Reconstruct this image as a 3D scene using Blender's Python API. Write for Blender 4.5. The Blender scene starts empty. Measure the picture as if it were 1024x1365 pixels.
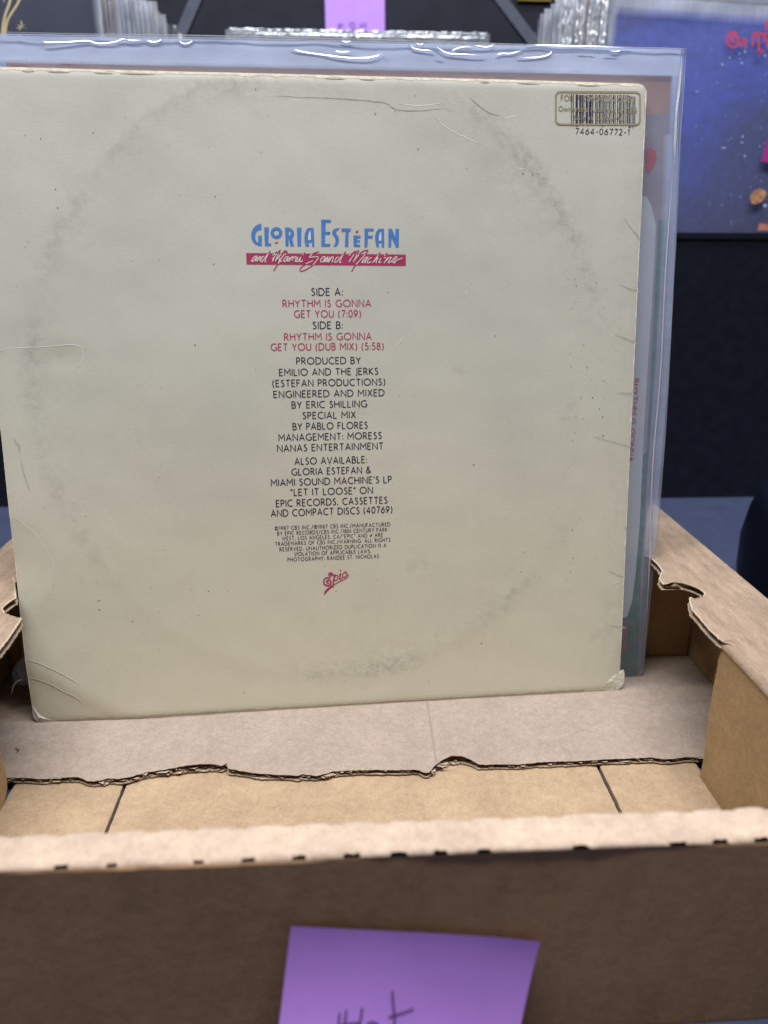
import bpy, math, random
from mathutils import Vector, Matrix, noise
from mathutils.geometry import tessellate_polygon
random.seed(7)
SC = bpy.context.scene
COL = SC.collection

# ------------------------------------------------------------------ camera
def V(*a): return Vector(a)
HC = 0.2405                                   # camera height above the table
cx_ = V(1, -.0141, .0517).normalized()
cy_ = V(-.0568, -.3646, 1.0); cy_ = (cy_ - cx_ * cy_.dot(cx_)).normalized()
cz_ = cy_.cross(cx_)
if cz_.y > 0: cz_ = -cz_
FPX, PX0, PY0 = 986.0, 512.0, 682.5
CAM = V(0, 0, HC)
def rot(v): return V(cx_.dot(v), cy_.dot(v), cz_.dot(v))
def ray(px, py): return rot(V((px - PX0) / FPX, (py - PY0) / FPX, 1.0))
def onY(px, py, y): r = ray(px, py); return CAM + r * (y / r.y)
def onX(px, py, x): r = ray(px, py); return CAM + r * (x / r.x)
def onZ(px, py, z): r = ray(px, py); return CAM + r * ((z - HC) / r.z)
cam = bpy.data.cameras.new("camera"); camo = bpy.data.objects.new("camera", cam); COL.objects.link(camo)
cam.sensor_fit = 'VERTICAL'; cam.sensor_height = 36; cam.lens = 36 * FPX / 1365
cam.clip_start = .01; cam.clip_end = 50
R_, F_, U_ = rot(V(1, 0, 0)), rot(V(0, 0, 1)), rot(V(0, -1, 0))
camo.matrix_world = Matrix(((R_.x, U_.x, -F_.x, 0), (R_.y, U_.y, -F_.y, 0), (R_.z, U_.z, -F_.z, HC), (0, 0, 0, 1)))
cam.dof.use_dof = True; cam.dof.focus_distance = .372; cam.dof.aperture_fstop = 7.4
SC.camera = camo

# ------------------------------------------------------------------ world, lamps, exposure
W = bpy.data.worlds.new("World"); SC.world = W; W.use_nodes = True
W.node_tree.nodes['Background'].inputs[0].default_value = (1, .93, .90, 1)
W.node_tree.nodes['Background'].inputs[1].default_value = .07
def lamp(name, loc, target, sx, sy, power, color):
    l = bpy.data.lights.new(name, 'AREA'); l.shape = 'RECTANGLE'; l.size = sx; l.size_y = sy; l.energy = power; l.color = color
    o = bpy.data.objects.new(name, l); COL.objects.link(o); o.location = loc
    o.rotation_euler = (Vector(target) - Vector(loc)).to_track_quat('-Z', 'Y').to_euler(); return o
lamp('ceiling_lamp', (-.12, .045, 1.5), (-.12, .06, 0), 1.5, .13, 34, (1, .97, .93))
lamp('ceiling_lamp_far', (0, .40, 2.1), (0, .62, 0), 2.2, .2, 50, (.78, .87, 1))
SC.view_settings.view_transform = 'Standard'; SC.view_settings.look = 'None'; SC.view_settings.exposure = 0; SC.view_settings.gamma = 1
SC.cycles.transparent_max_bounces = 40
SC.cycles.max_bounces = 10

# ------------------------------------------------------------------ materials
def newmat(name):
    m = bpy.data.materials.new(name); m.use_nodes = True
    nt = m.node_tree; return m, nt, nt.nodes, nt.links, nt.nodes['Principled BSDF']
def node(ns, t, **kw):
    n = ns.new(t)
    for k, v in kw.items(): setattr(n, k, v)
    return n
def coords(ns, ls, scale):
    tc = node(ns, 'ShaderNodeTexCoord'); mp = node(ns, 'ShaderNodeMapping'); mp.inputs['Scale'].default_value = scale
    ls.new(tc.outputs['Object'], mp.inputs['Vector']); return mp.outputs['Vector']
def noise_n(ns, ls, vec, scale, detail=4, rough=.6):
    n = node(ns, 'ShaderNodeTexNoise'); n.inputs['Scale'].default_value = scale; n.inputs['Detail'].default_value = detail; n.inputs['Roughness'].default_value = rough
    ls.new(vec, n.inputs['Vector']); return n.outputs['Fac']
def ramp(ns, ls, fac, stops):
    r = node(ns, 'ShaderNodeValToRGB'); e = r.color_ramp.elements
    e[0].position, e[0].color = stops[0][0], (*stops[0][1], 1); e[1].position, e[1].color = stops[-1][0], (*stops[-1][1], 1)
    for p, c in stops[1:-1]: q = e.new(p); q.color = (*c, 1)
    ls.new(fac, r.inputs[0]); return r.outputs[0]
def mix(ns, ls, fac, a, b, mode='MIX'):
    n = node(ns, 'ShaderNodeMixRGB', blend_type=mode)
    for i, x in ((0, fac), (1, a), (2, b)):
        if hasattr(x, 'is_linked'): ls.new(x, n.inputs[i])
        elif isinstance(x, tuple): n.inputs[i].default_value = (*x, 1)
        else: n.inputs[i].default_value = x
    return n.outputs[0]
def mth(ns, ls, op, a, b=0.0, c=None):
    n = node(ns, 'ShaderNodeMath', operation=op)
    for i, x in enumerate((a, b) if c is None else (a, b, c)):
        if hasattr(x, 'is_linked'): ls.new(x, n.inputs[i])
        else: n.inputs[i].default_value = x
    return n.outputs[0]
def bump(ns, ls, h, dist, strength, b):
    n = node(ns, 'ShaderNodeBump'); n.inputs['Distance'].default_value = dist; n.inputs['Strength'].default_value = strength
    ls.new(h, n.inputs['Height']); ls.new(n.outputs[0], b.inputs['Normal'])

def kraft(name, c, vary=.22, stretch=(1, 1, 1), fl=1.6, fibre=(1, 1, 1)):
    m, nt, ns, ls, b = newmat(name)
    v = coords(ns, ls, stretch); v2 = coords(ns, ls, fibre)
    cloud = noise_n(ns, ls, v, 55, 5, .62); fib = noise_n(ns, ls, v2, 900, 3, .7); fine = noise_n(ns, ls, v, 260, 4, .7)
    dark = tuple(x * (1 - vary) for x in c); lite = tuple(min(1, x * (1 + vary)) for x in c)
    col = ramp(ns, ls, cloud, [(.3, dark), (.5, c), (.7, lite)])
    f2 = ramp(ns, ls, fib, [(.3, (.86, .85, .84)), (.65, (1.06, 1.06, 1.06))])
    col = mix(ns, ls, .8, col, f2, 'MULTIPLY')
    spk = noise_n(ns, ls, v, 1500, 2, .7); col = mix(ns, ls, .8, col, ramp(ns, ls, spk, [(.30, (.84, .82, .80)), (.5, (1, 1, 1)), (.70, (1.10, 1.10, 1.10))]), 'MULTIPLY')
    f3 = ramp(ns, ls, fine, [(.3, (.86, .845, .82)), (.5, (.98, .98, .98)), (.66, (1.09, 1.09, 1.09))])
    col = mix(ns, ls, .8, col, f3, 'MULTIPLY')
    ls.new(col, b.inputs['Base Color']); b.inputs['Roughness'].default_value = .85; b.inputs['Specular IOR Level'].default_value = .2
    h = mth(ns, ls, 'ADD', mth(ns, ls, 'MULTIPLY', fib, .35), mth(ns, ls, 'MULTIPLY', fine, 1.0))
    h = mth(ns, ls, 'ADD', h, mth(ns, ls, 'MULTIPLY', cloud, fl))
    bump(ns, ls, h, .0005, .55 if fl > 1 else .16, b)
    return m
def plain(name, c, rough=.6, spec=.3, nz=.0, scale=120, bd=0.0, metal=0.0):
    m, nt, ns, ls, b = newmat(name)
    b.inputs['Roughness'].default_value = rough; b.inputs['Specular IOR Level'].default_value = spec; b.inputs['Metallic'].default_value = metal
    v = coords(ns, ls, (1, 1, 1)); n = noise_n(ns, ls, v, scale, 5, .6)
    col = ramp(ns, ls, n, [(.3, tuple(x * (1 - nz) for x in c)), (.7, tuple(min(1, x * (1 + nz)) for x in c))])
    ls.new(col, b.inputs['Base Color'])
    if bd: bump(ns, ls, n, bd, .6, b)
    return m
def film(name, c, alpha, rough=.12, streak=(3, 3, 3), gloss=.25, attr=False):
    m, nt, ns, ls, b = newmat(name); ns.remove(b); out = ns['Material Output']
    v = coords(ns, ls, streak); n = noise_n(ns, ls, v, 28, 4, .6)
    nb = noise_n(ns, ls, v, 60, 3, .5)
    bp = node(ns, 'ShaderNodeBump'); bp.inputs['Distance'].default_value = .0006; bp.inputs['Strength'].default_value = .35; ls.new(nb, bp.inputs['Height'])
    tr = node(ns, 'ShaderNodeBsdfTransparent'); tr.inputs[0].default_value = (.97, .98, 1, 1)
    di = node(ns, 'ShaderNodeBsdfDiffuse'); di.inputs[0].default_value = (*c, 1); tl = node(ns, 'ShaderNodeBsdfTranslucent'); tl.inputs[0].default_value = (*c, 1)
    gl = node(ns, 'ShaderNodeBsdfGlossy'); gl.inputs['Roughness'].default_value = rough; gl.inputs[0].default_value = (.9, .93, 1, 1); ls.new(bp.outputs[0], gl.inputs['Normal'])
    m1 = node(ns, 'ShaderNodeMixShader'); m1.inputs[0].default_value = .4; ls.new(di.outputs[0], m1.inputs[1]); ls.new(tl.outputs[0], m1.inputs[2])
    m2 = node(ns, 'ShaderNodeMixShader'); fa = mth(ns, ls, 'MULTIPLY_ADD', n, alpha * .5, alpha * .75)
    if attr: at = node(ns, 'ShaderNodeAttribute', attribute_name='haze'); fa = mth(ns, ls, 'MULTIPLY', fa, at.outputs['Fac'])
    ls.new(fa, m2.inputs[0]); ls.new(tr.outputs[0], m2.inputs[1]); ls.new(m1.outputs[0], m2.inputs[2])
    lw = node(ns, 'ShaderNodeFresnel'); lw.inputs[0].default_value = 1.45; ls.new(bp.outputs[0], lw.inputs['Normal'])
    m3 = node(ns, 'ShaderNodeMixShader'); ls.new(mth(ns, ls, 'MULTIPLY', lw.outputs[0], gloss * 4), m3.inputs[0]); ls.new(m2.outputs[0], m3.inputs[1]); ls.new(gl.outputs[0], m3.inputs[2])
    ls.new(m3.outputs[0], out.inputs[0]); return m

KTOP = kraft('shaded_kraft_board', (.27, .195, .14), .24, (3.2, .8, 1), fibre=(2, .6, 1))  # same kraft painted darker, for the light falling off over the side walls
KLEDGE = kraft('worn_lit_kraft_fold', (.44, .335, .26), .14, (1, 1, 1))  # worn ledge of the same board, painted paler for the overhead light on it
KFRONT = kraft('kraft_board_front', (.385, .235, .14), .08, (1, 1, 1), .5)  # front face colour kept darker than the ledge to stand for its shade
KFLOOR = kraft('kraft_board_floor', (.335, .237, .150), .12, (1, 1, 1))
KIN = kraft('kraft_board_inner', (.36, .245, .13), .10, (1, 1, 1))
KDARK = kraft('kraft_flute', (.26, .19, .125), .2)
GREY = kraft('grey_liner_board', (.288, .228, .186), .09, (1, 1, 1))
TORN = kraft('torn_paper', (.40, .31, .23), .15)
TABLE = plain('table_top', (.038, .047, .088), .38, .4, .12, 60, .0002)
BLACK = plain('black_board', (.005, .0065, .014), .45, .35, .35, 90, .0003)
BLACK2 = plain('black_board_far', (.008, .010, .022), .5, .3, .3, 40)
STEEL = plain('strut_paint', (.075, .085, .12), .5, .4, .15, 90)
WALLM = plain('dark_wall', (.012, .014, .024), .9, .1, .2, 3)
TUBM = plain('tub_plastic', (.0025, .0035, .010), .42, .25, .2, 40)
TUBMARK = plain('tub_mark', (.09, .10, .16), .6)
NOTE = plain('violet_paper', (.58, .30, .93), .8, .2, .04, 60, .0002)
NOTE2 = plain('violet_paper_far', (.52, .29, .86), .8, .2, .04, 60)
INK = plain('pen_ink', (.12, .06, .20), .7, .2)
INK2 = plain('pencil_ink', (.22, .11, .42), .7, .2)
PBLUE = plain('print_blue', (.065, .19, .50), .5, .35, .08, 300)
PNAVY = plain('print_navy', (.018, .018, .045), .5, .35, .2, 400)
PRED = plain('print_crimson', (.36, .035, .105), .5, .35, .1, 300)
PRED2 = plain('print_crimson_type', (.37, .05, .12), .5, .35, .1, 300)
CREAMP = plain('print_cream', (.62, .60, .56), .5, .35, .05, 300)
GOLD = plain('gold_stamp', (.30, .26, .18), .35, .6, .25, 500)
RAW = plain('raw_board_edge', (.68, .62, .50), .8, .2, .22, 220, .0003)
RAW2 = plain('scuffed_board', (.66, .64, .55), .8, .2, .22, 700, .0006)
CREASE = plain('crease_fibre', (.56, .56, .51), .6, .3, .08, 300)
DIRT = plain('dirt_line', (.33, .295, .235), .8, .2, .3, 500)
SPECK = plain('speck', (.06, .05, .04), .8, .2, .4, 300)
SPECKL = plain('speck_light', (.26, .235, .19), .8, .2, .4, 300)
FILMF = film('bag_film_front', (.66, .76, 1.0), .85, .10, (2, 5, 2), .12, True)
FILMB = film('bag_film_back', (.60, .70, 1.0), .46, .10, (2, 5, 2), .10)
FILMR = film('record_bag_film', (.84, .90, 1.0), .62, .34, (9, 9, 1.2), 1.0, True)
FILMC = film('clear_bag_film', (.80, .86, 1.0), .6, .15, (9, 9, 1.2), .05, True)
FOLD = film('film_fold_glint', (.96, .98, 1), .92, .42, (3, 3, 3), 4.0)  # folds whiter than the film: their glints are partly put into the colour
FOLD2 = film('film_edge', (.88, .91, 1), .6, .1, (3, 3, 3), .6)

# ------------------------------------------------------------------ mesh helpers
class MB:
    def __init__(s): s.v = []; s.f = []; s.sm = []
    def add(s, pts, faces, smooth=False):
        k = len(s.v); s.v += [tuple(p) for p in pts]; s.f += [tuple(i + k for i in f) for f in faces]; s.sm += [smooth] * len(faces)
    def box(s, a, b):
        (x0, y0, z0), (x1, y1, z1) = a, b
        s.add([(x0, y0, z0), (x1, y0, z0), (x1, y1, z0), (x0, y1, z0), (x0, y0, z1), (x1, y0, z1), (x1, y1, z1), (x0, y1, z1)],
              [(0, 3, 2, 1), (4, 5, 6, 7), (0, 1, 5, 4), (1, 2, 6, 5), (2, 3, 7, 6), (3, 0, 4, 7)])
    def grid(s, nu, nv, fn, smooth=True):
        s.add([fn(i / nu, j / nv) for j in range(nv + 1) for i in range(nu + 1)],
              [(j * (nu + 1) + i, j * (nu + 1) + i + 1, (j + 1) * (nu + 1) + i + 1, (j + 1) * (nu + 1) + i) for j in range(nv) for i in range(nu)], smooth)
    def prism(s, poly, ext):          # poly: list of 3D points, ext: vector
        n = len(poly); tri = tessellate_polygon([[Vector(p) for p in poly]])
        a = [Vector(p) for p in poly]; b = [p + ext for p in a]
        nn = (a[tri[0][1]] - a[tri[0][0]]).cross(a[tri[0][2]] - a[tri[0][0]])
        fl = nn.dot(ext) > 0
        F = []
        for t in tri:
            t = tuple(t); F.append(t[::-1] if fl else t); F.append(tuple(i + n for i in (t if fl else t[::-1])))
        for i in range(n): F.append((i, (i + 1) % n, (i + 1) % n + n, i + n))
        s.add(a + b, F)
    def flat(s, poly):
        tri = tessellate_polygon([[Vector(p) for p in poly]]); s.add(poly, [tuple(t) for t in tri])
    def build(s, name, mat, parent=None, fixn=False):
        me = bpy.data.meshes.new(name); me.from_pydata(s.v, [], s.f); me.materials.append(mat)
        me.polygons.foreach_set('use_smooth', s.sm)
        if fixn:
            import bmesh
            bm = bmesh.new(); bm.from_mesh(me); bmesh.ops.recalc_face_normals(bm, faces=bm.faces); bm.to_mesh(me); bm.free()
        me.update(); o = bpy.data.objects.new(name, me); COL.objects.link(o)
        if parent: o.parent = parent
        return o
def tag(o, label, cat, group=None):
    o['label'] = label; o['category'] = cat
    if group: o['group'] = group
    return o
def empty(name, loc, mat3=None):
    o = bpy.data.objects.new(name, None); COL.objects.link(o); o.empty_display_size = .02
    if mat3:
        a, b, c = mat3
        o.matrix_world = Matrix(((a.x, b.x, c.x, loc[0]), (a.y, b.y, c.y, loc[1]), (a.z, b.z, c.z, loc[2]), (0, 0, 0, 1)))
    else: o.location = loc
    return o
def dens(pts, step):
    out = []
    for a, b in zip(pts[:-1], pts[1:]):
        a, b = Vector(a), Vector(b); n = max(1, int((b - a).length / step))
        out += [a.lerp(b, i / n) for i in range(n)]
    out.append(Vector(pts[-1])); return out
def smooth_curve(pts, n=6):
    P = [Vector(p) for p in pts]
    if len(P) < 3: return P
    P = [P[0] * 2 - P[1]] + P + [P[-1] * 2 - P[-2]]; out = []
    for i in range(1, len(P) - 2):
        for k in range(n):
            t = k / n; a, b, c, d = P[i - 1:i + 3]
            out.append(.5 * ((2 * b) + (c - a) * t + (2 * a - 5 * b + 4 * c - d) * t * t + (3 * b - a - 3 * c + d) * t ** 3))
    out.append(P[-2]); return out
def ribbon(mb, pts, w, hf, ridge=0.0, taper=False):
    """flat (or ridged) ribbon along 2D points; hf(u,v)->height"""
    P = [Vector(p[:2]) for p in pts]; n = len(P)
    if n < 2: return
    closed = (P[0] - P[-1]).length < 1e-7
    L = []; M = []; Rr = []
    for i in range(n):
        if closed: d0 = (P[i] - P[i - 1 if i else n - 2]); d1 = (P[(i + 1) if i < n - 1 else 1] - P[i])
        else: d0 = P[i] - P[max(i - 1, 0)]; d1 = P[min(i + 1, n - 1)] - P[i]
        if d0.length < 1e-9: d0 = d1
        if d1.length < 1e-9: d1 = d0
        d0 = d0.normalized(); d1 = d1.normalized(); t = (d0 + d1)
        t = d1 if t.length < 1e-3 else t.normalized()
        k = 1 / max(.45, t.dot(d1)); nn = Vector((-t.y, t.x)); ww = w(i / (n - 1)) if callable(w) else w
        if taper: ww *= max(.12, min(1, 5 * min(i, n - 1 - i) / (n - 1)))
        L.append(P[i] + nn * ww * k / 2); Rr.append(P[i] - nn * ww * k / 2)
    V3 = []; F = []
    for i in range(n):
        if ridge:
            V3 += [(L[i].x, L[i].y, hf(*L[i])), (P[i].x, P[i].y, hf(*P[i]) + ridge), (Rr[i].x, Rr[i].y, hf(*Rr[i]))]
        else: V3 += [(L[i].x, L[i].y, hf(*L[i])), (Rr[i].x, Rr[i].y, hf(*Rr[i]))]
    for i in range(n - 1):
        if ridge:
            a = 3 * i; F += [(a, a + 1, a + 4, a + 3), (a + 1, a + 2, a + 5, a + 4)]
        else: a = 2 * i; F.append((a, a + 1, a + 3, a + 2))
    mb.add(V3, F)
def nz(x, y=0, z=0): return noise.noise(Vector((x, y, z)))

# ------------------------------------------------------------------ stroke typeface (humanist monoline capitals)
def arc(cx, cy, rx, ry, a0, a1, n=None):
    n = n or max(4, int(abs(a1 - a0) / 15))
    return [(cx + rx * math.cos(math.radians(a0 + (a1 - a0) * i / n)), cy + ry * math.sin(math.radians(a0 + (a1 - a0) * i / n))) for i in range(n + 1)]
S_ = [(.40, .88)] + arc(.24, .75, .19, .24, 50, 200, 8) + arc(.22, .26, .21, .26, 50, -140, 10)[1:]
S_ = smooth_curve([(.40, .90), (.25, .99), (.09, .92), (.06, .74), (.2, .57), (.36, .42), (.42, .24), (.33, .06), (.17, 0), (.02, .09)], 4)
G = {
 'A': (.70, [[(0, 0), (.35, 1), (.70, 0)], [(.12, .33), (.58, .33)]]),
 'B': (.50, [[(.24, .53)] + arc(.24, .765, .2, .235, -90, 90) + [(0, 1), (0, 0)] + arc(.26, .265, .24, .265, -90, 90) + [(0, .53)]]),
 'C': (.70, [arc(.47, .5, .47, .5, 58, 302, 14)]),
 'D': (.72, [[(0, 0), (0, 1)] + arc(.25, .5, .47, .5, 90, -90, 12) + [(0, 0)]]),
 'E': (.46, [[(.46, 1), (0, 1), (0, 0), (.46, 0)], [(0, .53), (.4, .53)]]),
 'F': (.44, [[(.44, 1), (0, 1), (0, 0)], [(0, .53), (.38, .53)]]),
 'G': (.78, [arc(.47, .5, .47, .5, 55, 318, 14) + [(.78, .13), (.78, .44), (.56, .44)]]),
 'H': (.64, [[(0, 0), (0, 1)], [(.64, 0), (.64, 1)], [(0, .53), (.64, .53)]]),
 'I': (.02, [[(0.01, 0), (0.01, 1)]]),
 'J': (.14, [[(.14, 1), (.14, .05), (.08, -.14), (-.06, -.2)]]),
 'K': (.56, [[(0, 0), (0, 1)], [(.5, 1), (.02, .52), (.56, 0)]]),
 'L': (.42, [[(0, 1), (0, 0), (.42, 0)]]),
 'M': (.80, [[(0, 0), (0.02, 1), (.40, .38), (.78, 1), (.80, 0)]]),
 'N': (.68, [[(0, 0), (0, 1), (.68, 0), (.68, 1)]]),
 'O': (.94, [arc(.47, .5, .47, .5, 0, 360, 22)]),
 'P': (.46, [[(0, 0), (0, 1)] + arc(.22, .735, .24, .265, 90, -90) + [(0, .47)]]),
 'R': (.54, [[(0, 0), (0, 1)] + arc(.2, .74, .24, .26, 90, -90) + [(0, .48)], [(.2, .48), (.54, 0)]]),
 'S': (.44, [S_]),
 'T': (.58, [[(0, 1), (.58, 1)], [(.29, 1), (.29, 0)]]),
 'U': (.62, [[(0, 1), (0, .3)] + arc(.31, .3, .31, .3, 180, 360) + [(.62, 1)]]),
 'V': (.66, [[(0, 1), (.33, 0), (.66, 1)]]),
 'W': (.98, [[(0, 1), (.25, 0), (.49, .95), (.73, 0), (.98, 1)]]),
 'X': (.60, [[(0, 0), (.58, 1)], [(.02, 1), (.6, 0)]]),
 'Y': (.58, [[(0, 1), (.29, .46), (.58, 1)], [(.29, .46), (.29, 0)]]),
 'Z': (.58, [[(.03, 1), (.56, 1), (0, 0), (.58, 0)]]),
 '0': (.52, [arc(.26, .5, .26, .5, 0, 360, 18)]),
 '1': (.20, [[(.0, .86), (.18, 1), (.18, 0)]]),
 '2': (.48, [smooth_curve([(.02, .8), (.12, .96), (.26, 1), (.42, .88), (.42, .66), (.2, .3), (0, 0)], 4) + [(.48, 0)]]),
 '4': (.54, [[(.4, 0), (.4, 1), (0, .27), (.54, .27)]]),
 '5': (.46, [[(.42, 1), (.1, 1), (.07, .6)] + arc(.19, .31, .26, .31, 100, -130, 10)]),
 '6': (.50, [[(.42, 1), (.12, .62)] + arc(.25, .3, .25, .3, 150, -210, 16)]),
 '7': (.48, [[(0, 1), (.48, 1), (.14, 0)]]),
 '8': (.48, [arc(.24, .27, .24, .27, 90, 450, 14), arc(.24, .76, .19, .23, -90, 270, 12)]),
 '9': (.50, [[(.08, 0), (.38, .38)] + arc(.25, .7, .25, .3, -30, 330, 16)]),
 '3': (.44, [arc(.18, .76, .22, .24, 130, -90, 9) + arc(.18, .27, .25, .27, 90, -130, 10)]),
 '(': (.22, [arc(.5, .42, .48, .75, 132, 228, 8)]),
 ')': (.22, [arc(-.28, .42, .48, .75, 48, -48, 8)]),
 ':': (.04, [[(.02, .02), (.02, .15)], [(.02, .52), (.02, .65)]]),
 '.': (.04, [[(.02, 0), (.02, .13)]]),
 ',': (.06, [[(.05, .12), (.01, -.1)]]),
 '/': (.34, [[(0, -.08), (.34, 1.06)]]),
 "'": (.04, [[(.03, 1.02), (.01, .78)]]),
 '“': (.20, [[(.0, .78), (.04, 1.02)], [(.15, .78), (.19, 1.02)]]),
 '”': (.20, [[(.04, 1.02), (.0, .78)], [(.19, 1.02), (.15, .78)]]),
 '-': (.30, [[(0, .42), (.30, .42)]]),
 '&': (.66, [smooth_curve([(.64, 0), (.2, .62), (.16, .84), (.28, 1), (.42, .88), (.36, .66), (.1, .44), (.02, .22), (.14, .02), (.36, .02), (.54, .2), (.62, .42)], 4)]),
 '©': (.92, [arc(.46, .5, .46, .5, 0, 360, 18), arc(.46, .5, .22, .25, 50, 310, 8)]),
 '℗': (.92, [arc(.46, .5, .46, .5, 0, 360, 18), [(.36, .25), (.36, .75)] + arc(.46, .62, .16, .13, 90, -90, 5) + [(.36, .49)]]),
 '~': (.66, [smooth_curve([(0, .1), (.14, .5), (.3, .35), (.36, .62), (.5, .5), (.66, .9)], 3), smooth_curve([(.02, .35), (.2, .15), (.4, .3), (.5, .55), (.62, .62)], 3), [(.1, .4), (.5, .45)]]),
 ' ': (.20, []),
}
def text_width(t, track): return sum(G[c][0] + track for c in t) - track
def line_text(mb, t, u0, u1, vb, cap, hf, wt=.15, track=.27):
    nat = text_width(t, track); k = (u1 - u0) / (nat * cap); x = u0
    for c in t:
        w, st = G[c]
        for s in st:
            P = [Vector((x + p[0] * cap * k, vb + p[1] * cap)) for p in s]
            ribbon(mb, P, wt * cap, hf)
        x += (w + track) * cap * k

# ================================================================== SETTING
m = MB(); m.grid(60, 60, lambda a, b: (-3 + 6 * a, -1.2 + 4.4 * b, 0), False)
o = m.build('tabletop', TABLE); o['kind'] = 'structure'
m = MB(); m.box((-3, 2.4, -.5), (3, 2.5, 3)); o = m.build('wall', WALLM); o['kind'] = 'structure'

# ================================================================== CARDBOARD TRAY
ZT = .0763; YF, YB = .165, .178; XI, XO = .1655, .2085; XIL, XOL = -.1545, -.1972
tray = empty('cardboard_tray', (0, .165, 0))
tag(tray, 'brown corrugated cardboard tray in front with a violet note on it and torn side walls', 'box')
def tp(o, parent=None):       # world-built part under a translated root
    p = parent or tray; o.parent = p; o.matrix_parent_inverse = p.matrix_world.inverted() if p.matrix_world != Matrix() else Matrix.Translation(-p.location); return o
def under(o, p): o.parent = p; o.matrix_parent_inverse = Matrix.Translation(-Vector(p.location)); return o

# front wall: folded board, swept profile with perforated fold lines
m = MB(); N = 420; x0, x1 = XOL, XO; r = .0019
prof = [(YF, .0005, 'o'), (YF, .02, 'o'), (YF, .04, 'o'), (YF, .058, 'o'), (YF, ZT - r * 1.1, 'o'), (YF + .0001, ZT - r * .62, 'e'), (YF + r * .35, ZT - r * .3, 'f'), (YF + r, ZT, 'f'), (YF + .0045, ZT, 't'), (YF + .0065, ZT, 't'),
        (YF + .009, ZT, 't'), (YB - r, ZT, 'b'), (YB - r * .3, ZT - r * .35, 'b'), (YB, ZT - r, 'b'), (YB, .04, 'i'), (YB, .0035, 'i')]
pts = []
def slit(x, ph, pitch=.0136, ln=.0062):
    k = math.floor((x + ph) / pitch); q = (x + ph) - k * pitch; h1 = (math.sin(k * 127.1 + ph * 311.7) * 43758.5) % 1.0; h2 = .5 + .5 * math.sin(k * 7.3 + 1)
    return .0022 * h2 < q < .0022 * h2 + ln * (.45 + .6 * h1) and h1 > .22
for i in range(N + 1):
    x = x0 + (x1 - x0) * i / N
    for (y, z, k) in prof:
        zz = z; yy = y; n1 = nz(x * 38, 3.1 if k == 't' else 7.7); n2 = nz(x * 190, 1.3)
        if k in 'tfb': zz += .00045 * n1 + .00022 * n2
        if k == 'o': yy += .0009 * nz(x * 9, z * 14, 4) + .00018 * nz(x * 120, z * 100)
        if k == 'f':
            if slit(x, .004): yy += .0007 + .0005 * nz(x * 700, 2); zz -= .0004 + .0004 * nz(x * 600, 5)
            else: zz += .0002
        if k == 'e': yy += .00012 * n2
        if k == 'b':
            if slit(x, .0085): yy += .0003; zz -= .0003
            else: yy += .0003 + .0006 * abs(n2); zz += .0002 + .0004 * abs(nz(x * 60, 5))
        pts.append((x, yy, zz))
F = []; n = len(prof)
for i in range(N):
    x = x0 + (x1 - x0) * (i + .5) / N
    for j in range(n - 1):
        if j == 5 and slit(x, .004, ln=.0050) and nz(x * 900, 8) > -.45: continue
        if j == 12 and slit(x, .0085, ln=.0040): continue
        F.append((i * n + j, (i + 1) * n + j, (i + 1) * n + j + 1, i * n + j + 1))
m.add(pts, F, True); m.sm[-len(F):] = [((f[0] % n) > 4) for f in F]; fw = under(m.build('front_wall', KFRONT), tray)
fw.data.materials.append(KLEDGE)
for p_, f in zip(fw.data.polygons, F): p_.material_index = 1 if 5 <= f[0] % n < 13 else 0

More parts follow.
